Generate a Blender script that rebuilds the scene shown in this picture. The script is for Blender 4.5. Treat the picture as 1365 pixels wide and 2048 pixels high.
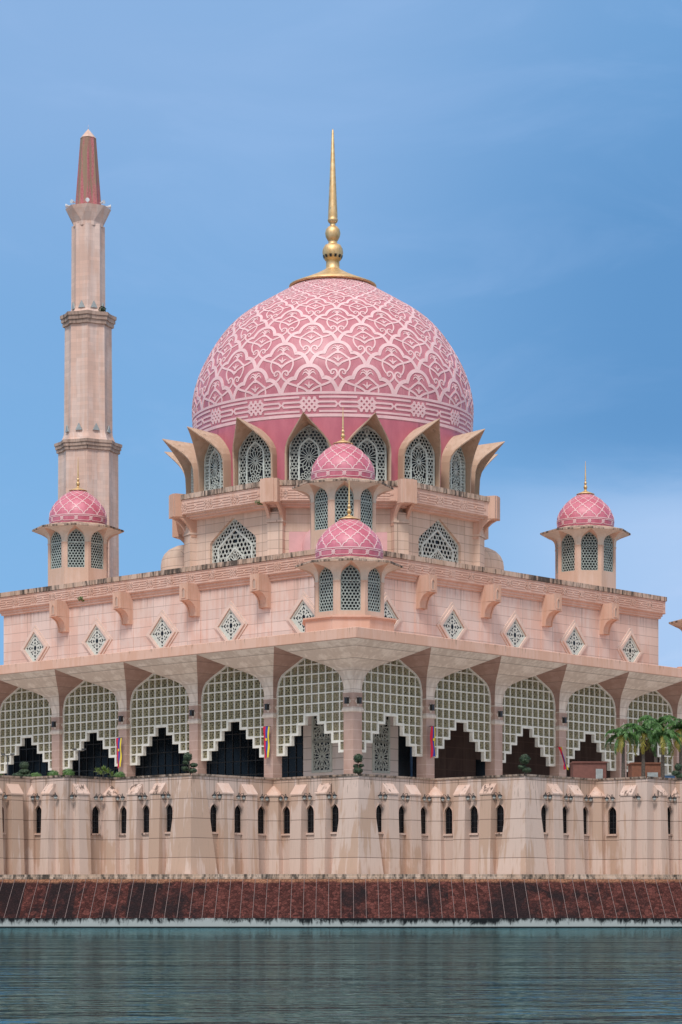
import bpy, math, random
from math import sin, cos, pi, radians, sqrt, atan2
from mathutils import Vector
random.seed(7)
for o in list(bpy.data.objects): bpy.data.objects.remove(o)
SC = bpy.context.scene
COL = SC.collection

# ------------------------------------------------------------------ camera
F_PX, HORIZ = 4932.4, 1836.0
HC = 0.82                                        # eye height above the lake
cam = bpy.data.cameras.new('camera')
cam.sensor_fit = 'VERTICAL'; cam.sensor_height = 36.0
cam.lens = F_PX / 2048 * 36.0
cam.shift_y = (HORIZ - 1024) / 2048.0
cam.clip_start = 0.5; cam.clip_end = 9000
camo = bpy.data.objects.new('camera', cam); COL.objects.link(camo)
camo.location = (0, 0, HC); camo.rotation_euler = (radians(90), 0, 0)
SC.camera = camo

# ------------------------------------------------------------------ light
SUN_AZ, SUN_EL = radians(194), radians(54)       # azimuth clockwise from +Y (the view direction)
sd = Vector((sin(SUN_AZ) * cos(SUN_EL), cos(SUN_AZ) * cos(SUN_EL), sin(SUN_EL)))
sun = bpy.data.lights.new('sun', 'SUN'); sun.energy = 2.4; sun.angle = radians(14); sun.color = (1.0, 0.96, 0.92)
suno = bpy.data.objects.new('sun', sun); COL.objects.link(suno)
suno.rotation_euler = sd.to_track_quat('Z', 'Y').to_euler()
suno.location = (0, -50, 150)
W = bpy.data.worlds.new('World'); SC.world = W; W.use_nodes = True
SC.view_settings.view_transform = 'Standard'; SC.view_settings.look = 'None'
SC.view_settings.exposure = 0.0; SC.view_settings.gamma = 1.0


class NT:
    """tiny node helper"""
    def __init__(s, tree):
        s.t = tree; s.n = tree.nodes; s.l = tree.links
    def node(s, typ, **kw):
        n = s.n.new(typ)
        for k, v in kw.items():
            if k.startswith('i_'):
                n.inputs[k[2:].replace('_', ' ')].default_value = v
            else: setattr(n, k, v)
        return n
    def put(s, sock, v):
        if v is None: return
        if isinstance(v, bpy.types.NodeSocket): s.l.new(v, sock)
        else: sock.default_value = v
    def math(s, op, a, b=None, c=None, clamp=False):
        n = s.n.new('ShaderNodeMath'); n.operation = op; n.use_clamp = clamp
        s.put(n.inputs[0], a); s.put(n.inputs[1], b); s.put(n.inputs[2], c)
        return n.outputs[0]
    def mix(s, fac, a, b, mode='MIX'):
        n = s.n.new('ShaderNodeMix'); n.data_type = 'RGBA'; n.blend_type = mode
        s.put(n.inputs[0], fac); s.put(n.inputs[6], a); s.put(n.inputs[7], b)
        return n.outputs[2]
    def ss(s, x, lo, hi):
        n = s.n.new('ShaderNodeMapRange'); n.interpolation_type = 'SMOOTHSTEP'
        s.put(n.inputs[0], x); n.inputs[1].default_value = lo; n.inputs[2].default_value = hi
        return n.outputs[0]
    def noise(s, vec, scale, detail=4, rough=0.55, dist=0.0):
        n = s.n.new('ShaderNodeTexNoise'); s.put(n.inputs['Vector'], vec)
        n.inputs['Scale'].default_value = scale; n.inputs['Detail'].default_value = detail
        n.inputs['Roughness'].default_value = rough; n.inputs['Distortion'].default_value = dist
        return n.outputs['Fac']
    def mapping(s, vec, scale=(1, 1, 1), loc=(0, 0, 0)):
        n = s.n.new('ShaderNodeMapping'); s.put(n.inputs[0], vec)
        n.inputs['Scale'].default_value = scale; n.inputs['Location'].default_value = loc
        return n.outputs[0]
    def comb(s, x, y, z):
        n = s.n.new('ShaderNodeCombineXYZ')
        s.put(n.inputs[0], x); s.put(n.inputs[1], y); s.put(n.inputs[2], z)
        return n.outputs[0]
    def sep(s, v):
        n = s.n.new('ShaderNodeSeparateXYZ'); s.put(n.inputs[0], v)
        return n.outputs


def c4(c): return (c[0], c[1], c[2], 1.0)


# sky: a Nishita sky with soft blue-white cloud layers over it
def build_sky():
    k = NT(W.node_tree); k.n.clear()
    out = k.node('ShaderNodeOutputWorld'); bg = k.node('ShaderNodeBackground')
    sky = k.node('ShaderNodeTexSky'); sky.sky_type = 'NISHITA'; sky.sun_disc = False
    sky.sun_elevation = SUN_EL; sky.sun_rotation = SUN_AZ
    sky.altitude = 50; sky.air_density = 1.0; sky.dust_density = 1.2; sky.ozone_density = 2.5
    d = k.node('ShaderNodeTexCoord').outputs['Generated']
    x, y, z = k.sep(d)
    el = k.math('ARCSINE', z)
    base = k.mix(0.86, sky.outputs[0], c4((1.78, 4.2, 7.7)))       # blue veil of thin high cloud
    base = k.mix(k.math('MULTIPLY', k.math('SUBTRACT', 1.0, k.ss(el, 0.10, 0.26)), .6), base, c4((2.5, 5.0, 8.3)))
    # broad pale bank high up, deeper blue belt at the middle, bright bank low on the right
    n1 = k.noise(k.mapping(d, (2.6, 2.6, 7.0), (0.3, 0.1, 0.55)), 1.6, 5, 0.5, 0.4)
    hi = k.math('MULTIPLY', k.ss(el, 0.17, 0.36), k.math('ADD', k.math('MULTIPLY', n1, 0.8), 0.40))
    hi = k.math('MULTIPLY', hi, k.math('SUBTRACT', 1.0, k.math('MULTIPLY', k.ss(x, 0.0, 0.15), 0.75)))
    col = k.mix(hi, base, c4((2.8, 4.6, 7.6)))
    n2 = k.noise(k.mapping(d, (4.0, 4.0, 12.0), (1.3, 0.4, 0.2)), 1.7, 6, 0.55, 0.6)
    belt = k.math('MULTIPLY', k.math('MULTIPLY', k.ss(x, -0.03, 0.13), k.ss(el, 0.15, 0.20)),
                  k.math('SUBTRACT', 1.0, k.math('MULTIPLY', k.ss(el, 0.26, 0.36), 0.6)))
    col = k.mix(k.math('MULTIPLY', belt, 0.75), col, c4((0.98, 2.72, 5.6)))
    low = k.math('MULTIPLY', k.ss(x, 0.0, 0.14), k.math('SUBTRACT', 1.0, k.ss(k.math('ADD', el, k.math('MULTIPLY', n2, 0.09)), 0.185, 0.24)))
    col = k.mix(k.math('MULTIPLY', low, k.math('ADD', 0.55, k.math('MULTIPLY', k.ss(n2, .38, .62), .40))), col, c4((5.6, 7.0, 9.6)))
    n5 = k.noise(k.mapping(d, (5.0, 5.0, 16.0), (.7, .2, .9)), 1.5, 6, 0.6, 0.8)   # faint mottling
    col = k.mix(k.math('MULTIPLY', k.ss(n5, .45, .75), .16), col, c4((3.9, 5.7, 9.0)))
    up = k.ss(el, 0.42, 0.9)                                          # brighter grey overcast overhead
    n3 = k.noise(d, 2.4, 5, 0.55)
    col = k.mix(up, col, k.mix(n3, c4((7.0, 7.3, 7.9)), c4((10.2, 10.4, 10.7))))
    bk = k.ss(k.math('MULTIPLY', y, -1.0), -0.2, 0.5)                 # and behind the camera
    col = k.mix(k.math('MULTIPLY', bk, 0.75), col, c4((8.2, 8.5, 9.0)))
    k.l.new(col, bg.inputs[0]); bg.inputs[1].default_value = 0.1
    k.l.new(bg.outputs[0], out.inputs[0])


build_sky()

# ------------------------------------------------------------------ building frame
ANG = radians(42.7437)
SA, CA = sin(ANG), cos(ANG)
X0, Y0 = 1.4658, 235.6697
ROT = atan2(CA, SA)


def wpt(u, v, z=0.0): return (X0 + u * SA - v * CA, Y0 + u * CA + v * SA, z + HC)
def onu(u0, x):                                   # pixel column -> v on plane u=u0
    k = (x - 682.5) / F_PX
    return (X0 + u0 * SA - k * (Y0 + u0 * CA)) / (CA + k * SA)
def zy(u, v, y): return (HORIZ - y) / F_PX * (Y0 + u * CA + v * SA)
def onv(v0, x):
    k = (x - 682.5) / F_PX
    return (k * (Y0 + v0 * SA) - X0 + v0 * CA) / (SA - k * CA)


# ------------------------------------------------------------------ mesh helpers
class MB:
    def __init__(s): s.v = []; s.f = []; s.m = []; s.s = []
    def add(s, vs, fs, mat=0, smooth=False):
        b = len(s.v); s.v.extend(vs)
        for f in fs:
            s.f.append([i + b for i in f]); s.m.append(mat); s.s.append(smooth)
        return s
    def box(s, x0, x1, y0, y1, z0, z1, mat=0, T=None):
        vs = [(x, y, z) for z in (z0, z1) for y in (y0, y1) for x in (x0, x1)]
        if T: vs = [T(*p) for p in vs]
        return s.add(vs, [(0, 2, 3, 1), (4, 5, 7, 6), (0, 1, 5, 4), (2, 6, 7, 3), (0, 4, 6, 2), (1, 3, 7, 5)], mat)
    def loft(s, rings, mat=0, smooth=False, cap0=True, cap1=True, closed=True):
        n = len(rings[0]); b = len(s.v)
        vs = [p for r in rings for p in r]
        fs = []
        m = n if closed else n - 1
        for i in range(len(rings) - 1):
            for j in range(m):
                a = i * n + j; c = i * n + (j + 1) % n
                fs.append((a, c, c + n, a + n))
        s.add(vs, fs, mat, smooth)
        caps = []
        if cap0: caps.append([b + j for j in reversed(range(n))])
        if cap1: caps.append([b + (len(rings) - 1) * n + j for j in range(n)])
        for c in caps: s.f.append(c); s.m.append(mat); s.s.append(False)
        return s
    def lathe(s, prof, n=32, cx=0, cy=0, mat=0, smooth=True, ph=0, cap0=True, cap1=True):
        rings = [[(cx + r * cos(ph + 2 * pi * j / n), cy + r * sin(ph + 2 * pi * j / n), z) for j in range(n)] for r, z in prof]
        return s.loft(rings, mat, smooth, cap0, cap1)
    def prism(s, poly, z0, z1, mat=0, T=None):
        r0 = [(x, y, z0) for x, y in poly]; r1 = [(x, y, z1) for x, y in poly]
        if T: r0 = [T(*p) for p in r0]; r1 = [T(*p) for p in r1]
        return s.loft([r0, r1], mat)
    def tube(s, path, r, n=8, mat=0, smooth=True):
        rings = []
        for i, p in enumerate(path):
            p = Vector(p); a = Vector(path[max(i - 1, 0)]); b = Vector(path[min(i + 1, len(path) - 1)])
            d = (b - a).normalized(); q = d.to_track_quat('Z', 'Y')
            rr = r[i] if isinstance(r, (list, tuple)) else r
            rings.append([tuple(p + q @ Vector((rr * cos(2 * pi * j / n), rr * sin(2 * pi * j / n), 0))) for j in range(n)])
        return s.loft(rings, mat, smooth)
    def ribbon(s, path, w, T, depth=0.08, closed=False, mat=0, front=0.0):
        """flat strip along a 2-D path, thickened backwards; T(x, y, d) places it"""
        n = len(path)
        if n < 2: return s
        L = []; R = []
        for i in range(n):
            if closed: a, b = path[i - 1], path[(i + 1) % n]
            else: a, b = path[max(i - 1, 0)], path[min(i + 1, n - 1)]
            p = path[i]
            d1 = (p[0] - a[0], p[1] - a[1]); d2 = (b[0] - p[0], b[1] - p[1])
            def nm(d):
                l = math.hypot(*d)
                return (d[0] / l, d[1] / l) if l > 1e-9 else None
            e1, e2 = nm(d1), nm(d2)
            if e1 is None: e1 = e2
            if e2 is None: e2 = e1
            if e1 is None: return s
            tx, ty = e1[0] + e2[0], e1[1] + e2[1]
            l = math.hypot(tx, ty)
            if l < 0.2: tx, ty, l = e2[0], e2[1], 1.0
            nx, ny = -ty / l, tx / l
            dt = nx * -e2[1] + ny * e2[0]
            ww = (w[i] if isinstance(w, (list, tuple)) else w) * 0.5 / max(dt, 0.45)
            L.append((p[0] + nx * ww, p[1] + ny * ww)); R.append((p[0] - nx * ww, p[1] - ny * ww))
        vs = []
        for i in range(n):
            vs += [T(L[i][0], L[i][1], front), T(R[i][0], R[i][1], front), T(L[i][0], L[i][1], front - depth), T(R[i][0], R[i][1], front - depth)]
        fs = []
        m = n if closed else n - 1
        for i in range(m):
            a = 4 * i; b = 4 * ((i + 1) % n)
            fs += [(a, a + 1, b + 1, b), (a + 1, a + 3, b + 3, b + 1), (a + 2, a, b, b + 2)]
        if not closed: fs += [(0, 2, 3, 1), (4 * n - 4, 4 * n - 3, 4 * n - 1, 4 * n - 2)]
        return s.add(vs, fs, mat)
    def poly(s, pts, T, mat=0, front=0.0):
        return s.add([T(x, y, front) for x, y in pts], [list(range(len(pts)))], mat)
    def plate(s, pts, T, depth, mat=0, front=0.0):
        n = len(pts)
        vs = [T(x, y, front) for x, y in pts] + [T(x, y, front - depth) for x, y in pts]
        return s.add(vs, [list(range(n)), list(range(2 * n - 1, n - 1, -1))] + [(i, i + n, (i + 1) % n + n, (i + 1) % n) for i in range(n)], mat)
    def mesh(s, name, mats):
        me = bpy.data.meshes.new(name)
        me.from_pydata([tuple(p) for p in s.v], [], s.f)
        for m in (mats if isinstance(mats, (list, tuple)) else [mats]): me.materials.append(m)
        me.polygons.foreach_set('material_index', s.m)
        me.polygons.foreach_set('use_smooth', s.s)
        me.update()
        return me
    def build(s, name, mats, parent=None, loc=(0, 0, 0), rot=0.0):
        return put(name, s.mesh(name, mats), parent, loc, rot)


def put(name, me, parent=None, loc=(0, 0, 0), rot=0.0):
    o = bpy.data.objects.new(name, me); COL.objects.link(o)
    o.parent = parent; o.location = loc; o.rotation_euler = (0, 0, rot)
    return o
def empty(name, loc, rot=0.0):
    o = bpy.data.objects.new(name, None); COL.objects.link(o)
    o.location = loc; o.rotation_euler = (0, 0, rot); o.empty_display_size = 1
    return o
def tag(o, label=None, cat=None, group=None, kind=None):
    if label: o['label'] = label
    if cat: o['category'] = cat
    if group: o['group'] = group
    if kind: o['kind'] = kind
    return o
def copy_tree(o, parent=None):
    c = o.copy(); COL.objects.link(c)
    if parent is not None: c.parent = parent
    for ch in list(o.children): copy_tree(ch, c)
    return c


def catmull(pts, n=5):
    out = []
    P = [pts[0]] + list(pts) + [pts[-1]]
    for i in range(1, len(P) - 2):
        a, b, c, d = P[i - 1], P[i], P[i + 1], P[i + 2]
        for j in range(n):
            t = j / n
            out.append(tuple(0.5 * (2 * b[k] + (c[k] - a[k]) * t + (2 * a[k] - 5 * b[k] + 4 * c[k] - d[k]) * t * t
                                    + (3 * b[k] - a[k] - 3 * c[k] + d[k]) * t ** 3) for k in range(2)))
    out.append(tuple(pts[-1]))
    return out


def lerp(a, b, t): return a + (b - a) * t
def interp(x, xs, ys):
    if x <= xs[0]: return ys[0]
    for i in range(len(xs) - 1):
        if x <= xs[i + 1]: return lerp(ys[i], ys[i + 1], (x - xs[i]) / (xs[i + 1] - xs[i]))
    return ys[-1]


# pointed, shouldered arch: offset from the jamb (0..1 of the half span) against rise (0..1)
AH = [0, .02, .07, .16, .30, .50, .74, 1.0]
AZ = [0, .22, .38, .52, .64, .76, .88, 1.0]
def arch(hw, z0, zs, za, cx=0.0):
    """outline: lower left, up the left jamb, over the apex, down the right"""
    left = [(cx - hw * (1 - h), zs + (za - zs) * q) for h, q in zip(AH, AZ)]
    right = [(2 * cx - x, z) for x, z in reversed(left[:-1])]
    pts = ([(cx - hw, z0)] if z0 < zs - 1e-6 else []) + left + right
    if z0 < zs - 1e-6: pts.append((cx + hw, z0))
    return pts
def face_hole(mb, x0, x1, z0, z1, hole, T, mat=0, reveal=0.3, rmat=None):
    """wall rectangle with an arched opening and its reveal"""
    xl, xr = hole[0][0], hole[-1][0]; zb = hole[0][1]
    k = max(range(len(hole)), key=lambda i: hole[i][1]); xa = hole[k][0]
    for p in ([(x0, z0), (xl, z0), (xl, z1), (x0, z1)], [(xr, z0), (x1, z0), (x1, z1), (xr, z1)],
              [(xl, z0), (xr, z0), (xr, zb), (xl, zb)]):
        mb.poly(p, T, mat)
    for i in range(1, k):
        a, b = hole[i], hole[i + 1]
        mb.poly([a, b, (b[0], z1), (a[0], z1)], T, mat)
    for i in range(k, len(hole) - 2):
        a, b = hole[i], hole[i + 1]
        mb.poly([a, b, (b[0], z1), (a[0], z1)], T, mat)
    n = len(hole)
    for i in range(n):
        a, b = hole[i], hole[(i + 1) % n]
        mb.add([T(a[0], a[1], 0), T(b[0], b[1], 0), T(b[0], b[1], -reveal), T(a[0], a[1], -reveal)], [(0, 1, 2, 3)], mat if rmat is None else rmat)


def clip(poly, p, d):
    """parts of the line p + t d that lie inside the polygon"""
    ts = []
    n = len(poly)
    for i in range(n):
        a, b = poly[i], poly[(i + 1) % n]
        ex, ey = b[0] - a[0], b[1] - a[1]
        den = d[0] * ey - d[1] * ex
        if abs(den) < 1e-9: continue
        wx, wy = a[0] - p[0], a[1] - p[1]
        t = (wx * ey - wy * ex) / den
        q = (wx * d[1] - wy * d[0]) / den
        if 0 <= q < 1: ts.append(t)
    ts.sort()
    return [(ts[i], ts[i + 1]) for i in range(0, len(ts) - 1, 2) if ts[i + 1] - ts[i] > 0.02]
def lines(mb, poly, angs, pitch, w, T, depth=0.06, mat=0, shift=None, front=0.0):
    xs = [p[0] for p in poly]; ys = [p[1] for p in poly]
    cx, cy = (min(xs) + max(xs)) / 2, (min(ys) + max(ys)) / 2
    R = math.hypot(max(xs) - min(xs), max(ys) - min(ys)) / 2
    for ai, a in enumerate(angs):
        d = (cos(a), sin(a)); nrm = (-d[1], d[0])
        sh = 0.5 if shift is None else shift
        for i in range(-int(R / pitch) - 1, int(R / pitch) + 2):
            o = (i + sh) * pitch
            p = (cx + nrm[0] * o, cy + nrm[1] * o)
            for t0, t1 in clip(poly, p, d):
                mb.ribbon([(p[0] + d[0] * t0, p[1] + d[1] * t0), (p[0] + d[0] * t1, p[1] + d[1] * t1)], w, T, depth, mat=mat, front=front)
KAG = (0.0, pi / 3, 2 * pi / 3)
def rosette(mb, poly, c, r, n, w, T, depth=0.06, mat=0, front=0.0):
    """star medallion: spokes and two zig-zag rings, kept inside poly"""
    def seg(a, b):
        d = (b[0] - a[0], b[1] - a[1])
        for t0, t1 in clip(poly, a, d):
            t0, t1 = max(t0, 0), min(t1, 1)
            if t1 - t0 > 0.02: mb.ribbon([(a[0] + d[0] * t0, a[1] + d[1] * t0), (a[0] + d[0] * t1, a[1] + d[1] * t1)], w, T, depth, mat=mat, front=front)
    P = lambda rr, k: (c[0] + rr * cos(2 * pi * k / n + pi / 2), c[1] + rr * sin(2 * pi * k / n + pi / 2))
    for k in range(n):
        seg(P(r * .12, k), P(r * .62, k))
        seg(P(r * .62, k), P(r * .8, k + .5)); seg(P(r * .62, k), P(r * .8, k - .5))
        seg(P(r * .8, k + .5), P(r * 1.0, k)); seg(P(r * .8, k + .5), P(r * 1.0, k + 1))
    mb.ribbon([P(r * .12, k) for k in range(n)], w * 1.6, T, depth, closed=True, mat=mat, front=front)


# ------------------------------------------------------------------ materials
def mat(name):
    m = bpy.data.materials.new(name); m.use_nodes = True
    k = NT(m.node_tree); k.n.clear()
    out = k.node('ShaderNodeOutputMaterial'); b = k.node('ShaderNodeBsdfPrincipled')
    k.l.new(b.outputs[0], out.inputs[0])
    return m, k, b
def bump(k, b, h, strength=0.3, dist=0.05):
    n = k.node('ShaderNodeBump'); n.inputs['Strength'].default_value = strength; n.inputs['Distance'].default_value = dist
    k.l.new(h, n.inputs['Height']); k.l.new(n.outputs[0], b.inputs['Normal'])
def plain(name, col, rough=0.6, metal=0.0, var=0.12, scale=3.0, spec=0.5):
    m, k, b = mat(name)
    o = k.node('ShaderNodeTexCoord').outputs['Object']
    n = k.noise(o, scale, 5, 0.6)
    col2 = tuple(c * (1 - var * 1.6) for c in col); col1 = tuple(min(1, c * (1 + var * .8)) for c in col)
    k.l.new(k.mix(k.ss(n, .3, .7), c4(col2), c4(col1)), b.inputs['Base Color'])
    b.inputs['Roughness'].default_value = rough; b.inputs['Metallic'].default_value = metal
    b.inputs['Specular IOR Level'].default_value = spec
    return m


def wall(name, light, dark, bw=2.6, bh=1.06, zoff=0.0, mortar=0.035, joint=0.55, patch=(0.44, 0.57), streak=0.35,
         mold=None, grime=0.0, moldcol=(0.035, 0.03, 0.026), vert=True, drip=None):
    """painted stone panels: two-tone weathering, rain streaks, joints, black mould"""
    m, k, b = mat(name)
    o = k.node('ShaderNodeTexCoord').outputs['Object']
    x, y, z = k.sep(o)
    hcoord = k.math('ADD', x, y)
    hv = k.comb(hcoord, k.math('SUBTRACT', x, y), z)
    # big two-tone patches, longer downwards
    n1 = k.noise(k.mapping(hv, (0.16, 0.16, 0.10)), 1.0, 5, 0.6, 0.6)
    n2 = k.noise(k.mapping(hv, (1.3, 1.3, 0.09)), 1.0, 4, 0.6, 0.3)
    f = k.math('ADD', k.math('MULTIPLY', n1, 0.62), k.math('MULTIPLY', n2, 0.38))
    col = k.mix(k.ss(f, *patch), c4(dark), c4(light))
    n3 = k.noise(k.mapping(hv, (4.6, 4.6, 0.14)), 1.0, 5, 0.65)
    col = k.mix(k.math('MULTIPLY', k.ss(n3, .52, .74), streak), col, k.mix(0.5, c4(dark), c4((.36, .27, .20))))
    col = k.mix(k.math('MULTIPLY', k.ss(n3, .36, .20), streak * .8), col, c4(tuple(min(.9, q * 1.16 + .02) for q in light)))
    n4 = k.noise(o, 9.0, 6, 0.65)
    col = k.mix(k.math('MULTIPLY', k.ss(n4, .55, .8), .22), col, c4(tuple(q * .74 for q in dark)))
    if joint > 0:
        br = k.node('ShaderNodeTexBrick'); br.offset = 0.0 if vert else 0.5
        k.l.new(k.comb(k.math('ADD', hcoord, 400.0), k.math('ADD', z, 100.0 - zoff), 0.0), br.inputs['Vector'])
        br.inputs['Scale'].default_value = 1.0; br.inputs['Brick Width'].default_value = bw; br.inputs['Row Height'].default_value = bh
        br.inputs['Mortar Size'].default_value = mortar; br.inputs['Mortar Smooth'].default_value = 0.2
        br.inputs['Color1'].default_value = (0.90, 0.90, 0.90, 1); br.inputs['Color2'].default_value = (1.08, 1.06, 1.05, 1)
        br.inputs['Mortar'].default_value = (1, 1, 1, 1)
        col = k.mix(0.8, col, br.outputs['Color'], 'MULTIPLY')
        col = k.mix(k.math('MULTIPLY', br.outputs['Fac'], joint), col, c4((0.16, 0.10, 0.08)))
    if grime:
        ng = k.noise(k.mapping(hv, (0.9, 0.9, 0.16), (5, 2, 1)), 1.0, 6, 0.68, 0.4)
        col = k.mix(k.math('MULTIPLY', k.ss(ng, .60, .76), grime), col, c4((0.13, 0.09, 0.06)))
    if drip:                                       # dirt runs that start under a ledge and thin out downwards
        nd = k.noise(k.mapping(hv, (3.4, 3.4, 0.05), (4, 1, 6)), 1.0, 4, 0.7)
        dd = k.math('DIVIDE', k.math('SUBTRACT', drip[0], z), drip[1])
        thr = k.math('SUBTRACT', nd, k.math('MULTIPLY', k.math('MAXIMUM', dd, 0.0), 0.16))
        run = k.math('MULTIPLY', k.ss(thr, .545, .60), k.ss(dd, -.02, .02))
        col = k.mix(k.math('MULTIPLY', run, drip[2]), col, c4((0.15, 0.10, 0.07)))
    if mold:
        nm = k.noise(k.mapping(hv, (1.6, 1.6, 0.35), (2, 7, 3)), 1.0, 7, 0.72, 0.3)
        nb = k.noise(k.mapping(hv, (0.10, 0.10, 0.02)), 1.0, 3, 0.5)
        mk = k.ss(k.math('ADD', k.math('MULTIPLY', nm, .65), k.math('MULTIPLY', nb, .35)), mold[0], mold[1])
        col = k.mix(k.math('MULTIPLY', mk, mold[2]), col, c4(moldcol))
    k.l.new(col, b.inputs['Base Color'])
    b.inputs['Roughness'].default_value = 0.85; b.inputs['Specular IOR Level'].default_value = 0.25
    bump(k, b, n4, 0.25, 0.03)
    return m


M = {}
PINK, PEACH = (.70, .55, .49), (.67, .46, .385)
M['block'] = wall('pink_stone_panels', PINK, PEACH, 5.5, 1.07, 0.3, mortar=.03, joint=.5, streak=.36, grime=.3, drip=(36.3, 4.0, .4))
M['frieze'] = wall('peach_carved_stone', (.68, .46, .375), (.63, .39, .30), joint=0, streak=.3, mold=(.60, .70, .55), moldcol=(.13, .085, .06))
M['coping'] = wall('mouldy_coping', (.58, .43, .34), (.50, .345, .255), joint=0, streak=.5, mold=(.44, .58, .92))
M['bracket'] = wall('bracket_stone', (.64, .42, .325), (.56, .335, .24), joint=0, streak=.5, mold=(.60, .70, .7), grime=.3)
M['fascia'] = wall('fascia_peach', (.68, .43, .335), (.64, .375, .275), joint=0, drip=(27.85, .9, .45), streak=.35, mold=(.63, .74, .5), moldcol=(.16, .1, .07))
M['plaster'] = wall('grey_plaster', (.74, .64, .56), (.58, .48, .41), 40, .92, 0.2, mortar=.03, joint=.5, streak=.45, grime=.25)
M['tier'] = wall('tier_stone', (.66, .50, .405), (.60, .44, .34), 3.1, 1.0, 0.0, streak=.25, grime=.12)
M['terrace'] = wall('terrace_wall_paint', (.68, .51, .43), (.57, .385, .29), 60, 1.69, 0.42, drip=(12.2, 4.5, .55), mortar=.035, joint=.8, patch=(.47, .52), streak=.5, grime=.28)
M['cap'] = wall('buttress_cap', (.68, .50, .42), (.63, .425, .335), joint=0, streak=.4, mold=(.53, .60, .9), moldcol=(.07, .045, .035))
M['minaret'] = wall('minaret_stone', (.70, .53, .46), (.65, .44, .355), 1.1, .55, 0.0, mortar=.02, joint=.18, streak=.35, grime=.22)
M['cornice'] = wall('dark_cornice', (.50, .36, .29), (.36, .25, .20), joint=0, streak=.5, mold=(.48, .62, .85))
M['granite'] = wall('brown_granite', (.50, .325, .265), (.44, .27, .21), 40, .98, .1, mortar=.045, joint=-1, streak=.2)
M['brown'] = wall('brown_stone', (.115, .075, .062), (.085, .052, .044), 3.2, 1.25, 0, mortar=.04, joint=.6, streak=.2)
M['hood'] = wall('hood_stone', (.56, .40, .30), (.47, .32, .225), joint=0, streak=.5, mold=(.54, .66, .85))
M['turret'] = wall('turret_stone', (.65, .465, .375), (.60, .40, .30), joint=0, streak=.3, mold=(.66, .76, .4), moldcol=(.2, .13, .09))
M['eave'] = wall('turret_eave', (.66, .56, .475), (.58, .48, .395), joint=0, streak=.3, grime=.2)
M['rose_shade'] = wall('rose_brown_side_shade', (.42, .275, .23), (.36, .225, .185), 40, .92, 0.2, mortar=.03, joint=.5, streak=.25, grime=.2)  # shade on the inner and side flares of the columns, put into the colour
M['palewall'] = wall('pale_inner_panels', (.80, .70, .65), (.76, .65, .59), 40, 1.2, .1, mortar=.04, joint=.6, streak=.15)
M['diamondframe'] = plain('pale_window_surround', (.68, .51, .43), .8, var=.07, scale=1.5)
M['coral'] = plain('pink_paint', (.70, .40, .40), .7, var=.05, scale=.6)
M['white'] = plain('white_lattice', (.58, .60, .54), .6, var=.08)
M['teal_white'] = plain('aged_white_lattice', (.44, .50, .46), .6, var=.12)
M['cream'] = plain('cream_screen', (.76, .73, .65), .65, var=.08)
M['khaki'] = plain('khaki_screen_infill', (.30, .265, .155), .7, var=.15, scale=1.3)
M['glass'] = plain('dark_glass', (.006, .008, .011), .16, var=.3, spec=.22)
M['black'] = plain('black_metal', (.02, .02, .022), .45, var=.2)
M['globe'] = plain('frosted_globe', (.62, .60, .55), .25, var=.05)
M['mullion'] = plain('dark_mullion', (.03, .03, .034), .5)
M['redtile'] = plain('brown_red_boards', (.17, .065, .05), .7, var=.1)
M['orangetile'] = plain('orange_brown_boards', (.20, .075, .04), .7, var=.12)
M['steel'] = plain('grey_cabinet', (.34, .37, .37), .5)
M['bluepole'] = plain('blue_paint', (.05, .12, .24), .5)


def granite_fix():
    # light joints instead of dark ones
    m, k, b = mat('granite_banded')
    o = k.node('ShaderNodeTexCoord').outputs['Object']
    x, y, z = k.sep(o)
    n = k.noise(k.mapping(o, (.6, .6, .3)), 1.0, 5, .6)
    n4 = k.noise(o, 14, 5, .65)
    col = k.mix(k.ss(n, .35, .65), c4((.40, .25, .195)), c4((.49, .335, .275)))
    col = k.mix(k.math('MULTIPLY', n4, .3), col, c4((.32, .19, .15)))
    fr = k.math('FRACT', k.math('DIVIDE', k.math('ADD', z, 100.0), 0.98))
    col = k.mix(k.math('MULTIPLY', k.ss(fr, .93, .95), .6), col, c4((.62, .46, .39)))
    k.l.new(col, b.inputs['Base Color']); b.inputs['Roughness'].default_value = .6
    return m
M['granite'] = granite_fix()


def dome_mat(name, a, bcol, gore=16):
    m, k, b = mat(name)
    o = k.node('ShaderNodeTexCoord').outputs['Object']
    x, y, z = k.sep(o)
    n = k.noise(k.mapping(o, (.5, .5, .22)), 1.2, 5, .6)
    col = k.mix(k.ss(n, .35, .68), c4(a), c4(bcol))
    ang = k.math('ARCTAN2', y, x)
    st = k.noise(k.comb(k.math('MULTIPLY', ang, 9.0), k.math('MULTIPLY', z, .08), 0.0), 1.0, 4, .6)
    col = k.mix(k.math('MULTIPLY', k.ss(st, .55, .75), .35), col, c4(tuple(q * .72 for q in a)))
    fr = k.math('FRACT', k.math('MULTIPLY', k.math('ADD', ang, 10.0), gore / (2 * pi)))
    sm = k.math('SUBTRACT', 1.0, k.ss(k.math('ABSOLUTE', k.math('SUBTRACT', fr, .5)), .006, .014))
    col = k.mix(k.math('MULTIPLY', sm, .45), col, c4(tuple(q * .5 for q in a)))
    n4 = k.noise(o, 7, 5, .6)
    col = k.mix(k.math('MULTIPLY', k.ss(n4, .5, .8), .15), col, c4(tuple(q * .7 for q in a)))
    k.l.new(col, b.inputs['Base Color']); b.inputs['Roughness'].default_value = .42
    return m
M['dome'] = dome_mat('rose_mosaic', (.48, .145, .18), (.58, .215, .25), 64)
M['tracery'] = plain('pale_pink_tracery', (.80, .52, .52), .5, var=.06, scale=.8)
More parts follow.
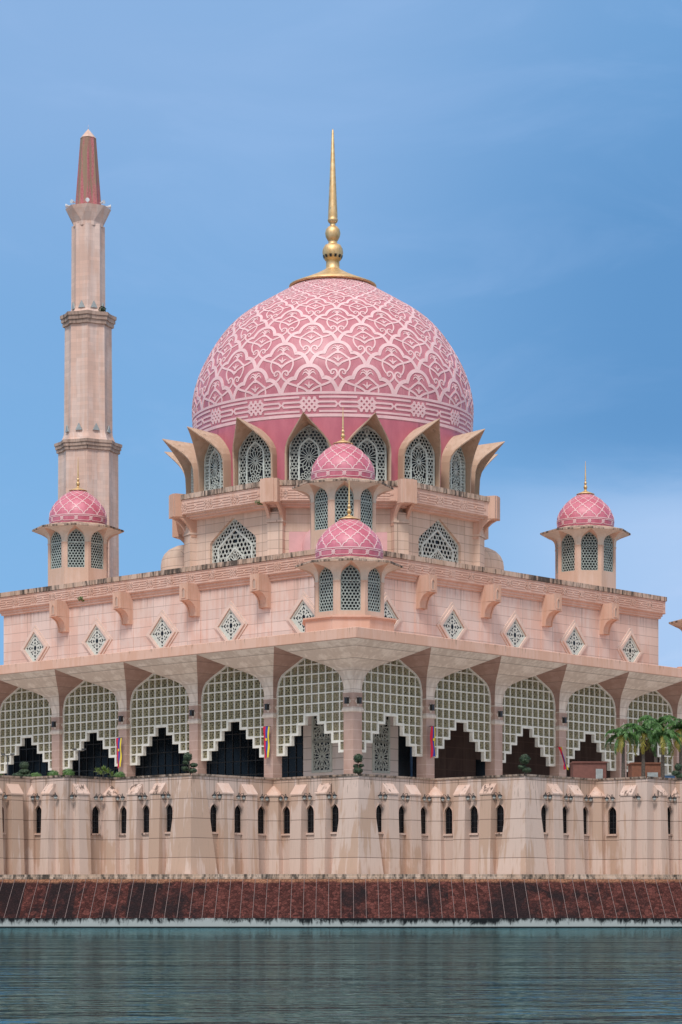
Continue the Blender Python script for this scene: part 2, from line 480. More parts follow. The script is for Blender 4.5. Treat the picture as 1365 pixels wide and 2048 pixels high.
M['turretdome'] = dome_mat('turret_rose_mosaic', (.50, .105, .155), (.64, .20, .26), 24)
M['drum'] = dome_mat('drum_rose_paint', (.45, .115, .155), (.52, .15, .19), 8)


def gold():
    m, k, b = mat('gilded_metal')
    o = k.node('ShaderNodeTexCoord').outputs['Object']
    n = k.noise(k.mapping(o, (1, 1, .6)), 2.2, 6, .65)
    col = k.mix(k.ss(n, .35, .7), c4((.66, .42, .19)), c4((.82, .60, .34)))
    n2 = k.noise(o, 1.1, 4, .6, .8)
    col = k.mix(k.math('MULTIPLY', k.ss(n2, .62, .7), .5), col, c4((.25, .27, .2)))
    k.l.new(col, b.inputs['Base Color']); b.inputs['Metallic'].default_value = .85
    k.l.new(k.math('ADD', .40, k.math('MULTIPLY', n, .25)), b.inputs['Roughness'])
    return m
M['gold'] = gold()


def spire_mat():
    m, k, b = mat('minaret_spire_mosaic')
    o = k.node('ShaderNodeTexCoord').outputs['Object']
    x, y, z = k.sep(o)
    n = k.noise(k.mapping(o, (1.6, 1.6, .06)), 1.0, 4, .6)
    n4 = k.noise(o, 5, 5, .7)
    col = k.mix(k.ss(n4, .35, .65), c4((.36, .085, .10)), c4((.50, .17, .18)))
    col = k.mix(k.math('MULTIPLY', k.ss(n, .43, .56), .82), col, c4((.26, .20, .12)))
    k.l.new(col, b.inputs['Base Color']); b.inputs['Roughness'].default_value = .8
    return m
M['spire'] = spire_mat()


def red_stone():
    m, k, b = mat('red_rubble_facing')
    o = k.node('ShaderNodeTexCoord').outputs['Object']
    x, y, z = k.sep(o)
    vo = k.node('ShaderNodeTexVoronoi'); vo.feature = 'DISTANCE_TO_EDGE'; vo.inputs['Scale'].default_value = 3.6
    vc = k.node('ShaderNodeTexVoronoi'); vc.inputs['Scale'].default_value = 3.6
    w = k.noise(o, 2.0, 3, .5)
    off = k.comb(k.math('ADD', x, k.math('MULTIPLY', w, .35)), k.math('ADD', y, k.math('MULTIPLY', w, .3)), z)
    k.l.new(off, vo.inputs['Vector']); k.l.new(off, vc.inputs['Vector'])
    cell = k.sep(vc.outputs['Color'])[0]
    col = k.mix(cell, c4((.045, .014, .012)), c4((.135, .044, .036)))
    # panels of different age between the seams, with blotches
    pid = k.math('FLOOR', k.math('DIVIDE', k.math('ARCTAN2', x, k.math('SUBTRACT', 389.0, y)), 0.00579))
    wn = k.node('ShaderNodeTexWhiteNoise'); wn.noise_dimensions = '1D'; k.l.new(pid, wn.inputs['W'])
    bl = k.noise(k.mapping(o, (.5, .3, .5), (3, 1, 2)), 1.0, 6, .65, .5)
    gl = k.noise(k.mapping(o, (.055, .05, .02), (1, 1, 2)), 1.0, 2, .5)
    dk = k.ss(k.math('ADD', k.math('ADD', k.math('MULTIPLY', bl, .8), k.math('MULTIPLY', wn.outputs[0], .24)), k.math('MULTIPLY', gl, .5)), .72, .90)
    col = k.mix(k.math('MULTIPLY', dk, .88), col, c4((.012, .010, .012)))
    top = k.ss(k.math('ADD', z, k.math('MULTIPLY', k.math('SUBTRACT', bl, .5), .7)), 3.75, 4.0)
    col = k.mix(k.math('MULTIPLY', top, .85), col, k.mix(bl, c4((.13, .05, .025)), c4((.50, .24, .14))))
    col = k.mix(k.math('MULTIPLY', k.ss(vo.outputs['Distance'], .07, .01), .6), col, c4((.015, .009, .009)))
    k.l.new(col, b.inputs['Base Color']); b.inputs['Roughness'].default_value = .85; b.inputs['Specular IOR Level'].default_value = .12
    bump(k, b, k.ss(vo.outputs['Distance'], 0, .15), .6, .08)
    return m
M['redstone'] = red_stone()


def tide_strip():
    m, k, b = mat('stained_white_kerb')
    o = k.node('ShaderNodeTexCoord').outputs['Object']
    x, y, z = k.sep(o)
    n = k.noise(k.mapping(o, (1.5, .5, .55)), 1.0, 8, .76, .8)
    big = k.noise(k.mapping(o, (.12, .1, .01)), 1.0, 3, .5)
    g = k.math('ADD', n, k.math('MULTIPLY', k.math('SUBTRACT', z, .40), .42))
    g = k.math('ADD', g, k.math('MULTIPLY', k.math('SUBTRACT', big, .5), .4))
    col = k.mix(k.ss(g, .47, .66), c4((.38, .40, .39)), c4((.012, .014, .016)))
    col = k.mix(k.ss(z, .14, .07), col, c4((.008, .008, .008)))
    k.l.new(col, b.inputs['Base Color']); b.inputs['Roughness'].default_value = .9; b.inputs['Specular IOR Level'].default_value = .12
    return m
M['tide'] = tide_strip()


def leaf(name, a, bcol):
    m, k, b = mat(name)
    o = k.node('ShaderNodeTexCoord').outputs['Object']
    n = k.noise(o, 5.0, 3, .6)
    k.l.new(k.mix(k.ss(n, .3, .7), c4(a), c4(bcol)), b.inputs['Base Color'])
    b.inputs['Roughness'].default_value = .55
    return m
M['leaf_dark'] = leaf('dark_leaf', (.014, .032, .014), (.05, .085, .035))
M['leaf_mid'] = leaf('mid_leaf', (.04, .10, .02), (.12, .22, .05))
M['leaf_pale'] = leaf('pale_leaf', (.10, .17, .03), (.30, .38, .10))
M['palm'] = leaf('palm_leaf', (.022, .075, .015), (.09, .20, .04))
M['palm_old'] = leaf('yellowing_palm_leaf', (.20, .19, .02), (.34, .27, .04))
M['trunk'] = plain('bark', (.10, .08, .065), .9, var=.3, scale=6)
M['floor'] = plain('paving', (.55, .47, .41), .8, var=.1, scale=.7)
M['earth'] = plain('earth', (.22, .19, .14), .9, var=.2, scale=.2)
M['red'] = plain('red_cloth', (.62, .012, .045), .8, var=.05)
M['blue'] = plain('blue_cloth', (.035, .055, .30), .8, var=.05)
M['yellow'] = plain('yellow_cloth', (.72, .56, .03), .8, var=.05)
M['seam'] = plain('pale_seam', (.24, .17, .16), .8)
M['horn'] = plain('white_horn', (.62, .64, .66), .5)


def water_mat():
    m = bpy.data.materials.new('lake_water'); m.use_nodes = True
    k = NT(m.node_tree); k.n.clear()
    out = k.node('ShaderNodeOutputMaterial')
    o = k.node('ShaderNodeTexCoord').outputs['Object']
    gust = k.ss(k.noise(k.mapping(o, (.035, .05, 1)), 1.0, 4, .6, .3), .36, .62)
    n1 = k.noise(k.mapping(o, (2.2, 3.4, 1)), 1.0, 2, .5, .3)
    n2 = k.noise(k.mapping(o, (.55, 1.1, 1), (7, 3, 0)), 1.0, 2, .5, .3)
    n3 = k.noise(k.mapping(o, (.10, .24, 1), (1, 9, 0)), 1.0, 2, .5, .2)
    h = k.math('ADD', k.math('ADD', k.math('MULTIPLY', n1, W1), k.math('MULTIPLY', n2, W2)), k.math('MULTIPLY', n3, W3))
    h = k.math('MULTIPLY', h, k.math('ADD', .35, k.math('MULTIPLY', gust, .65)))
    bp = k.node('ShaderNodeBump'); bp.inputs['Strength'].default_value = 1.0; bp.inputs['Distance'].default_value = 1.0
    k.l.new(h, bp.inputs['Height'])
    df = k.node('ShaderNodeBsdfDiffuse'); df.inputs[0].default_value = (.004, .030, .040, 1)
    gl = k.node('ShaderNodeBsdfGlossy'); gl.inputs['Color'].default_value = (.54, .92, 1.0, 1); gl.inputs['Roughness'].default_value = .04
    fr = k.node('ShaderNodeFresnel'); fr.inputs[0].default_value = 1.33
    for s in (df, gl, fr): k.l.new(bp.outputs[0], s.inputs['Normal'])
    mx = k.node('ShaderNodeMixShader')
    k.l.new(k.math('MULTIPLY', fr.outputs[0], .8, clamp=True), mx.inputs[0]); k.l.new(df.outputs[0], mx.inputs[1]); k.l.new(gl.outputs[0], mx.inputs[2])
    k.l.new(mx.outputs[0], out.inputs[0])
    return m
W1, W2, W3 = .03, .065, .13
M['water'] = water_mat()

# ================================================================== setting
WATER_Z = 0.0
def ring_pt(R, a): return (R * sin(a), YC - R * cos(a))
YC, RB = 389.0, 179.5                             # the shore bows gently towards the camera
A0, A1 = -0.62, 0.62
me = MB().add([(-1500, -80, 0), (1500, -80, 0), (1500, 700, 0), (-1500, 700, 0)], [(0, 1, 2, 3)])
tag(me.build('lake_water', M['water']), kind='structure')
# land behind the embankment, out to the horizon
g = MB(); NA = 60
edge = [ring_pt(RB - .4, lerp(A0, A1, i / NA)) for i in range(NA + 1)]
vs = [(x, y, 4.1) for x, y in edge] + [(x * 12, 4000, 4.1) for x, y in edge]
g.add(vs, [(i, i + 1, NA + 2 + i, NA + 1 + i) for i in range(NA)])
tag(g.build('ground', M['earth']), kind='structure')

# ------------------------------------------------------------------ embankment
emb = empty('embankment', (0, YC - RB, 0))
tag(emb, 'sloping red rubble embankment with pale seams and a stained white kerb along the water', 'embankment')
def arc_sheet(mb, prof, mt, T0=(0, YC - RB)):
    n = 140
    rings = []
    for R, z in prof:
        rings.append([(ring_pt(R, lerp(A0, A1, i / n))[0], ring_pt(R, lerp(A0, A1, i / n))[1] - (YC - RB), z) for i in range(n + 1)])
    return mb.loft(rings, mt, False, False, False, closed=False)
arc_sheet(MB(), [(RB + 3.45, .74), (RB + .05, 4.22)], 0).build('stone_facing', M['redstone'], emb)
arc_sheet(MB(), [(RB + 3.75, -.6), (RB + 3.7, .80), (RB + 3.3, .82)], 0).build('stained_kerb', M['tide'], emb)
arc_sheet(MB(), [(RB + .0, 4.10), (RB + .14, 4.14), (RB + .14, 4.30), (RB + .06, 4.33), (RB + .06, 4.55), (RB - 1.0, 4.57)], 0).build('coping', M['coping'], emb)
sm = MB(); na = 92
for i in range(-na, na + 1):
    a = i * 0.00579 - pi / 2 * 0
    if abs(a) > .5: continue
    p0 = ring_pt(RB + 3.50, a); p1 = ring_pt(RB + .10, a)
    t = .016
    dx, dy = t * cos(a), t * sin(a)
    vs = [(p0[0] - dx, p0[1] - dy - .03, .74), (p0[0] + dx, p0[1] + dy - .03, .74), (p1[0] + dx, p1[1] + dy - .03, 4.2), (p1[0] - dx, p1[1] - dy - .03, 4.2)]
    sm.add([(x, y - (YC - RB), z) for x, y, z in vs], [(0, 1, 2, 3)])
sm.build('seams', M['seam'], emb)

# ------------------------------------------------------------------ terrace wall: sawtooth of right-angled faces
Q = 10.15
PU, PV = -17.371, -16.078
ZC, ZT = 3.4, 12.42                               # coping and parapet top (relative to the eye)
plan = {}
def pt(du, dv): return (PU + du, PV + dv)
# from far left to far right; kind p = peak (corner pier), v = valley
verts = [('v', pt(-3.55 * Q, 4.42 * Q)), ('p', pt(-3.55 * Q, 3.5 * Q)), ('v', pt(-2.55 * Q, 3.5 * Q)), ('p', pt(-2.55 * Q, 2.42 * Q)), ('v', pt(-1.55 * Q, 2.42 * Q)), ('p', pt(-1.55 * Q, 2 * Q)), ('v', pt(-Q, 2 * Q)), ('p', pt(-Q, Q)),
         ('v', pt(0, Q)), ('p', pt(0, 0)), ('v', pt(Q, 0)), ('p', pt(Q, -Q)), ('v', pt(2 * Q, -Q)), ('p', pt(2 * Q, -1.55 * Q)),
         ('v', pt(2.42 * Q, -1.55 * Q)), ('p', pt(2.42 * Q, -2.55 * Q)), ('v', pt(3.5 * Q, -2.55 * Q)), ('p', pt(3.5 * Q, -3.55 * Q)), ('v', pt(4.5 * Q, -3.55 * Q))]
ter = empty('terrace_wall', wpt(PU, PV, ZC), ROT)
tag(ter, 'long pink zigzag terrace wall with buttresses and dark slit windows above the red embankment', 'terrace wall')
TL = (-PU, -PV, -ZC)                              # child offset: vertices stay in building coordinates
lantern_spots = []
wm = MB()
def add_part(mb, name, mats): return mb.build(name, mats, ter, TL)
BUT = []                                           # buttress records
# description of every visible face, keyed by index of its first vertex
face_names = {6: 'on the second face left of the central corner pier', 7: 'on the second face left of the central corner pier'}
for i in range(len(verts) - 1):
    (ka, a), (kb, b) = verts[i], verts[i + 1]
    du, dv = b[0] - a[0], b[1] - a[1]; ln = math.hypot(du, dv)
    ex, ey = du / ln, dv / ln                      # along the wall, left to right as seen
    nx, ny = ey, -ex                               # outward (towards the camera)
    if nx * -CA * 1 + ny * -SA < 0 and False: pass
    def T(x, z, d, a=a, ex=ex, ey=ey, nx=nx, ny=ny): return (a[0] + ex * x + nx * d, a[1] + ey * x + ny * d, z)
    # window positions measured from the peak end
    full = ln > 7
    wins = [2.75, 5.7, 8.6] if full else ([3.45] if ln > 5 else [3.3] if ln > 4 else [])
    buts = [3.8, 6.75] if full else ([2.0] if ln > 5 else [2.15] if ln > 4 else [])
    if 4 < ln < 5: wins, buts = [3.35], [1.6]
    if i == 3: wins, buts = [ln - 3.6, 4.2], [ln - 2.2, 5.6]
    if 5 < ln < 7: wins, buts = [3.75], [1.75]
    fx = (lambda t: t) if ka == 'p' else (lambda t, ln=ln: ln - t)
    cuts = sorted(fx(t) for t in wins)
    edges = [0.0] + [(cuts[j] + cuts[j + 1]) / 2 for j in range(len(cuts) - 1)] + [ln]
    for j, c in enumerate(cuts):
        hole = arch(.46, 7.45, 9.15, 9.9, c)
        face_hole(wm, edges[j], edges[j + 1], ZC - .4, ZT - .16, hole, T, 0, .24)
        w = MB(); w.plate(arch(.50, 7.4, 9.15, 9.95, c), lambda x, z, d: T(x, z, d - .2), .05, 0)
        fr = [(x, z) for x, z in arch(.51, 7.45, 9.15, 9.97, c)]
        w.ribbon(fr, .08, T, .10, mat=1, front=.03)
        w.box(c - .6, c + .6, 0, 0, 7.30, 7.42, 1, lambda x, y, z: T(x, z, .10 if y == 0 else 0)) if False else None
        w.plate([(c - .58, 7.28), (c + .58, 7.28), (c + .58, 7.42), (c - .58, 7.42)], T, .14, 1, .13)
        for zz in (7.95, 8.5, 9.05): w.ribbon([(c - .34, zz), (c + .34, zz)], .03, T, .04, mat=2, front=-.17)
        w.ribbon([(c, 7.46), (c, 9.75)], .03, T, .04, mat=2, front=-.175)
        add_part(w, 'slit_window', [M['glass'], M['cap'], M['mullion']])
        lantern_spots.append((i, T(c, 10.62, .0), (nx, ny), c))
    if not cuts: wm.poly([(0, ZC - .4), (ln, ZC - .4), (ln, ZT - .16), (0, ZT - .16)], T)
    if ln > 7 and False: pass
    # parapet moulding
    wm.add([T(-.0, ZT - .16, .10), T(ln, ZT - .16, .10), T(ln, ZT, .13), T(0, ZT, .13), T(0, ZT, -.5), T(ln, ZT, -.5), T(0, ZT - .2, 0), T(ln, ZT - .2, 0)],
           [(0, 1, 2, 3), (3, 2, 5, 4), (6, 7, 1, 0)], 1)
    for t in buts:
        c = fx(t); hw = .70 if ln > 5 else .58
        bm = MB()
        # body batters outwards to the foot; sloped cap on top
        s0, s1 = .66, .92
        pts = lambda z, d: [(c - hw, z, d), (c + hw, z, d)]
        L = [T(c - hw, 11.72, .03), T(c + hw, 11.72, .03), T(c + hw, 10.86, s0 + .07), T(c - hw, 10.86, s0 + .07), T(c + hw, 10.74, s0 + .07), T(c - hw, 10.74, s0 + .07),
             T(c - hw, 11.72, -.05), T(c + hw, 11.72, -.05), T(c - hw, 10.74, -.05), T(c + hw, 10.74, -.05)]
        bm.add(L, [(1, 0, 3, 2), (2, 3, 5, 4), (0, 6, 8, 5, 3), (7, 1, 2, 4, 9), (5, 8, 9, 4), (6, 0, 1, 7)], 1)
        h2 = hw - .07
        B = [T(c - h2, 10.74, s0), T(c + h2, 10.74, s0), T(c + h2 + .04, ZC - .3, s1), T(c - h2 - .04, ZC - .3, s1),
             T(c - h2, 10.74, -.05), T(c + h2, 10.74, -.05), T(c + h2 + .04, ZC - .3, -.05), T(c - h2 - .04, ZC - .3, -.05)]
        bm.add(B, [(0, 3, 2, 1), (4, 7, 3, 0), (1, 2, 6, 5)], 0)
        add_part(bm, 'buttress', [M['terrace'], M['cap']])
# corner piers at the peaks, splayed at the foot, and fillet piers in the valleys
for i in range(1, len(verts) - 1):
    kd, p = verts[i]
    a, b = verts[i - 1][1], verts[i + 1][1]
    def unit(q):
        l = math.hypot(q[0] - p[0], q[1] - p[1]); return ((q[0] - p[0]) / l, (q[1] - p[1]) / l)
    ea, eb = unit(a), unit(b)
    bm = MB()
    if kd == 'p':
        small = min(math.hypot(a[0] - p[0], a[1] - p[1]), math.hypot(b[0] - p[0], b[1] - p[1])) < 7
        def ring(z, off, wd):
            P = lambda s, t: (p[0] + ea[0] * s + eb[0] * t, p[1] + ea[1] * s + eb[1] * t, z)
            return [P(wd, .12), P(wd, -off), P(-off, -off), P(-off, wd), P(.12, wd), P(.12, .12)]
        if small:
            bm.loft([ring(ZC - .3, .10, .55), ring(11.9, .03, .5)], 0, False, False, True)
        else:
            bm.loft([ring(ZC - .3, .72, 2.62), ring(10.9, .14, 1.72), ring(11.95, .02, 1.55)], 0, False, False, True)
        add_part(bm, 'corner_pier', [M['terrace']])
    else:
        small = min(math.hypot(a[0] - p[0], a[1] - p[1]), math.hypot(b[0] - p[0], b[1] - p[1])) < 5
        def ring(z, o):
            if small: o *= .5
            P = lambda s, t: (p[0] + ea[0] * s + eb[0] * t, p[1] + ea[1] * s + eb[1] * t, z)
            return [P(o, -.05), P(o, o * .45), P(o * .45, o), P(-.05, o), P(-.05, -.05)]
        bm.loft([ring(ZC - .3, 1.15), ring(10.74, .98)], 0, False, False, True)
        bm.loft([ring(10.74, 1.06), ring(10.86, 1.06), ring(11.7, .12)], 1, False, True, True)
        add_part(bm, 'valley_buttress', [M['terrace'], M['cap']])
wall_mesh = wm.build('wall_face', [M['terrace'], M['coping']], ter, TL)

# terrace floor behind the parapet
fp = [v[1] for v in verts]
FZ = 11.35
pv = [(u, v, FZ) for u, v in fp] + [(100, -50, FZ), (110, 110, FZ), (-50, 100, FZ)]
fl = MB().add(pv, [list(range(len(pv)))])
o = fl.build('terrace_floor', M['floor'], None, wpt(0, 0, 0), ROT); tag(o, kind='structure')

# ------------------------------------------------------------------ lanterns on the terrace wall
def make_lantern():
    t = empty('wall_lantern', (0, 0, 0))
    m = MB()                                       # local: x along wall, y outwards, z up
    m.lathe([(.0, 0), (.13, 0), (.13, .03), (0, .03)], 12)
    m.v = [(x, z, y) for x, y, z in m.v]
    for s in (-1, 1):
        m.tube([(0, .02, -.06), (s * .05, .16, .10), (s * .14, .30, .27), (s * .27, .36, .30), (s * .33, .36, .20), (s * .33, .36, .10)], .025, 6)
    m.tube([(0, .02, -.15), (0, .2, -.1), (0, .3, .1)], .02, 6)
    m.build('bracket_arm', M['black'], t)
    for s in (-1, 1):
        h = MB(); h.lathe([(.03, .14), (.07, .10), (.20, .0), (.215, -.05), (.19, -.06)], 14); h.v = [(x + s * .33, y + .36, z) for x, y, z in h.v]
        hd = h.build('lamp_hood', M['black'], t)
        gl = MB(); gl.lathe([(.02, -.31), (.10, -.27), (.155, -.17), (.165, -.06), (.0, -.05)], 14); gl.v = [(x + s * .33, y + .36, z) for x, y, z in gl.v]
        gl.build('globe', M['globe'], hd)
    return t
ordn = ['nearest', 'middle', 'farthest']
def face_label(i):
    # vertex list: 7 = left big pier, 9 = central pier, 11 = right big pier
    return {3: 'face cut by the left photo edge', 4: 'narrow face left of the small left corner', 5: 'short face right of the small left corner',
            6: 'face left of the left big pier', 7: 'face right of the left big pier', 8: 'face left of the central pier',
            9: 'face right of the central pier', 10: 'face left of the right big pier', 11: 'face right of the right big pier',
            12: 'short face left of the palm-side corner', 13: 'narrow face right of the palm-side corner', 14: 'face cut by the right photo edge'}.get(i)
lan = make_lantern(); used = False
cnt = {}
for i, p, n, c in lantern_spots: cnt.setdefault(i, []).append(c)
for i, p, n, c in lantern_spots:
    lb = face_label(i)
    if lb is None: continue
    wx, wy, wz = wpt(*p)
    sx = 682.5 + F_PX * wx / wy
    if sx < -5 or sx > 1372: continue
    o = lan if not used else copy_tree(lan)
    used = True
    o.location = (wx, wy, wz)
    # local y (outwards) along the wall normal, turned into world space
    wn = (n[0] * SA - n[1] * CA, n[0] * CA + n[1] * SA)
    o.rotation_euler = (0, 0, atan2(-wn[0], wn[1]))
    k = sorted(cnt[i]).index(c)
    pos = ['left', 'middle', 'right'][k] if len(cnt[i]) == 3 else 'only'
    tag(o, 'twin lantern over the %s slit window, %s' % (pos, lb), 'wall lantern', 'twin wall lanterns along the terrace wall')
# two lanterns flank each small corner where there is no window
for (i, s, dl) in ((4, 'right', 1), (5, 'left', 1), (12, 'right', 1), (13, 'left', 1)):
    (ka, a), (kb, b) = verts[i], verts[i + 1]
    ln = math.hypot(b[0] - a[0], b[1] - a[1]); ex, ey = (b[0] - a[0]) / ln, (b[1] - a[1]) / ln
    t = .95 if ka == 'p' else ln - .95
    p = (a[0] + ex * t, a[1] + ey * t, 10.62); n = (ey, -ex)
    o = copy_tree(lan); o.location = wpt(*p)
    wn = (n[0] * SA - n[1] * CA, n[0] * CA + n[1] * SA)
    o.rotation_euler = (0, 0, atan2(-wn[0], wn[1]))
    tag(o, 'twin lantern without window below, %s' % face_label(i), 'wall lantern', 'twin wall lanterns along the terrace wall')

# ================================================================== the mosque
ZB = FZ
mq = empty('mosque', wpt(0, 0, ZB), ROT)
tag(mq, 'pink domed mosque with arched veranda, corner turrets and gilded finial above the terrace wall', 'mosque')
OFF = (0, 0, -ZB)
def part(mb, name, mats, parent=None, loc=None, rot=0.0):
    return mb.build(name, mats, parent or mq, OFF if loc is None else loc, rot)
CU = 44.2                                          # centre of the square plan
LO, HI = 16.2, 72.2
Lf = lambda u0: (lambda x, z, d: (u0 - d, -x, z))   # left facade: plane u=u0, x = -v so that x grows to the right
Rf = lambda v0: (lambda x, z, d: (x, v0 - d, z))    # right facade: plane v=v0

# knot-and-hexagon band, one unit long (0..1), height 0..h ; used as relief and on the domes
def band_paths(h=.33, kn=.17, full=True):
    P = []
    y0, y1, y2, y3 = 0.07 * h / .33, .147 * h / .33, .222 * h / .33, .30 * h / .33
    mid = (y0 + y3) / 2
    P.append([(kn, y3), (1 - kn, y3)]); P.append([(kn, y0), (1 - kn, y0)])
    P.append([(.07, y3 - .10 * h / .33 * 1.4), (kn, y2), (.455, y2), (.485, mid), (.455, y1), (kn, y1), (.07, y0 + .10 * h / .33 * 1.4)])
    P.append([(.93, y3 - .10 * h / .33 * 1.4), (1 - kn, y2), (.545, y2), (.515, mid), (.545, y1), (1 - kn, y1), (.93, y0 + .10 * h / .33 * 1.4)])
    bx = [(-kn * .92, y0 - .0), (kn * .92, y0), (kn * .92, y3), (-kn * .92, y3)]
    k = .093
    for a in (pi / 4, -pi / 4):
        d = (cos(a), sin(a)); nn = (-d[1], d[0])
        for i in (-2, -1, 0, 1, 2) if full else (-1, 0, 1):
            p = (nn[0] * i * k * .72 * 1.0, mid + nn[1] * i * k * .72)
            for t0, t1 in clip(bx, p, d): P.append([(p[0] + d[0] * t0, p[1] + d[1] * t0), (p[0] + d[0] * t1, p[1] + d[1] * t1)])
    return P
BAND = band_paths()

# ---------------------------------------------------------------- main dome
DP = [(16.72, 57.1), (16.84, 58.6), (16.92, 60.0), (16.95, 61.2), (16.86, 62.3), (16.56, 63.8), (15.97, 65.5), (15.24, 67.0), (14.24, 68.7), (13.12, 70.25), (11.86, 71.58), (10.45, 72.68), (8.96, 73.62), (6.9, 74.85), (5.6, 75.62), (4.7, 76.15)]
prof = catmull(DP, 6)
vv = [0.0]
iv0 = min(range(len(prof)), key=lambda i: abs(prof[i][1] - 59.98))
for i in range(1, len(prof)):
    ds = math.hypot(prof[i][0] - prof[i - 1][0], prof[i][1] - prof[i - 1][1])
    vv.append(vv[-1] + ds / ((prof[i][0] + prof[i - 1][0]) / 2) * 16 / (2 * pi))
vs0 = vv[iv0]; vv = [x - vs0 for x in vv]
TH0 = radians(225 + 11.25)                         # a motif straddles the facade windows
def dome_T(prof, vv, n, lift, th0):
    def T(x, y, d):
        r = interp(y, vv, [p[0] for p in prof]); z = interp(y, vv, [p[1] for p in prof])
        r2 = interp(y + .02, vv, [p[0] for p in prof]); z2 = interp(y + .02, vv, [p[1] for p in prof])
        l = math.hypot(r2 - r, z2 - z) or 1
        nr, nz = (z2 - z) / l, -(r2 - r) / l
        if l < 1e-6: nr, nz = 0, 1
        th = th0 + x * 2 * pi / n
        rr = r + nr * (d + lift)
        return (rr * cos(th), rr * sin(th), z + nz * (d + lift))
    return T
dm = MB()
dm.lathe(prof, 128, cap0=False, cap1=True)
DT = dome_T(prof, vv, 16, .055, TH0)
# tracery strokes in units of one repeat: (points, width), mirrored about x=0
ARCH_P = [(0, 0), (.06, -.006), (.115, -.028), (.165, -.068), (.205, -.125), (.235, -.195), (.262, -.218), (.315, -.235), (.375, -.27), (.425, -.325), (.462, -.39), (.49, -.47)]
def sc(pts, n=4): return catmull(pts, n)
def cusp(P, i, n): return catmull(P[:i + 1], n) + catmull(P[i:], n)[1:]
ARCH_P = cusp([(0, 0), (.06, -.006), (.115, -.028), (.165, -.07), (.205, -.125), (.23, -.185), (.245, -.222), (.30, -.225), (.365, -.255), (.42, -.315), (.462, -.39), (.49, -.47)], 6, 3)
ST = [(ARCH_P, .066, True)]
INNER = [
    ([(0, -.24), (0, -.185), (0, -.12), (0, -.07)], [.075, .045, .03, .006], False),
    ([(.0, -.175), (.05, -.125), (.09, -.13), (.115, -.175)], [.03, .028, .022, .006], True),
    ([(.0, -.13), (.04, -.085), (.07, -.083), (.095, -.105)], [.026, .024, .018, .005], True),
    ([(.0, -.195), (.05, -.228), (.11, -.27), (.16, -.315), (.205, -.34)], .04, True),
    ([(.0, -.478), (.055, -.428), (.12, -.392), (.2, -.36), (.29, -.33), (.38, -.292)], .042, True),
    ([(0, -.40), (0, -.35), (0, -.285)], [.035, .035, .006], False),
    ([(0, -.385), (.045, -.342), (.085, -.33)], [.03, .03, .006], True),
    ([(0, -.44), (.03, -.455), (.055, -.46)], [.03, .02, .006], True),
    ([(0, -.43), (0, -.51)], [.05, .006], False),
    ([(.2, -.37), (.208, -.44), (.185, -.52), (.15, -.575), (.11, -.60)], [.03, .034, .034, .03, .022], True),
    ([(.085, -.585), (.07, -.60), (.085, -.625), (.115, -.63), (.13, -.60), (.115, -.565), (.075, -.548), (.035, -.565), (.015, -.61), (.02, -.66), (.055, -.70), (.10, -.735)], [.012, .016, .022, .026, .03, .034, .036, .036, .036, .038, .04, .04], True),
]
INNER = [(p, [q * .86 for q in w] if isinstance(w, list) else w * .86, m_) for p, w, m_ in INNER]
VMAX = vv[-1]
def tracery(mb, mat_i):
    row = 0
    while True:
        va = .47 + .47 * row
        if va - .3 > VMAX: break
        for k in range(16):
            cx = k + (0.5 if row % 2 else 0.0)
            for pts, w, mir in ST + INNER:
                fine = pts if pts is ARCH_P else catmull([(p[0], p[1]) for p in pts], 4)
                if isinstance(w, list):
                    ws = [interp(j / 4, list(range(len(w))), w) for j in range(len(fine))]
                else: ws = [w] * len(fine)
                for sgn in ((1, -1) if mir else (1,)):
                    run = []; rw = []
                    for (x, y), q in zip(fine, ws):
                        v = va + y
                        if 0.0 <= v <= VMAX - .03: run.append((cx + sgn * x, v)); rw.append(q)
                        elif len(run) > 1: mb.ribbon(run, rw, DT, .07, mat=mat_i); run, rw = [], []
                        else: run, rw = [], []
                    if len(run) > 1: mb.ribbon(run, rw, DT, .07, mat=mat_i)
        row += 1
tracery(dm, 1)
VB = vv[0]                                          # base of the band (negative)
hB = .43
def fine_path(p, step=.06):
    out = [p[0]]
    for a, b in zip(p[:-1], p[1:]):
        n = max(1, int(math.hypot(b[0] - a[0], b[1] - a[1]) / step))
        out += [(lerp(a[0], b[0], j / n), lerp(a[1], b[1], j / n)) for j in range(1, n + 1)]
    return out
for k in range(16):
    for p in BAND:
        dm.ribbon(fine_path([(k + x, -hB + .03 + y * 1.06) for x, y in p]), .034, DT, .10, mat=1)
    for y, w in ((-.012, .042), (-hB + .035, .05)):
        dm.ribbon([(k + j / 8, y) for j in range(9)], w, DT, .10, mat=1)
main_dome = part(dm, 'main_dome', [M['dome'], M['tracery']], loc=(CU, CU, -ZB))
tag(main_dome, 'large rose dome with pale pink tracery')

# ---------------------------------------------------------------- finial (lathe profile from the photo)
FIN = [(4.6, 76.1), (5.3, 76.2), (5.3, 76.36), (3.7, 77.02), (2.2, 77.68), (1.15, 78.25), (.82, 78.5), (.8, 79.45), (.95, 79.5), (1.16, 79.95), (1.26, 80.4), (1.2, 80.85), (.95, 81.3), (.6, 81.45), (.54, 81.5), (.54, 81.85), (.62, 81.9), (.84, 82.3), (.93, 82.75), (.84, 83.2), (.55, 83.55), (.36, 83.6), (.33, 83.95), (.5, 84.05), (.62, 84.3), (.62, 84.45), (.55, 84.55), (.58, 84.75), (.52, 86), (.13, 95.1), (.03, 95.4)]
fm = MB(); fm.lathe(FIN, 32)
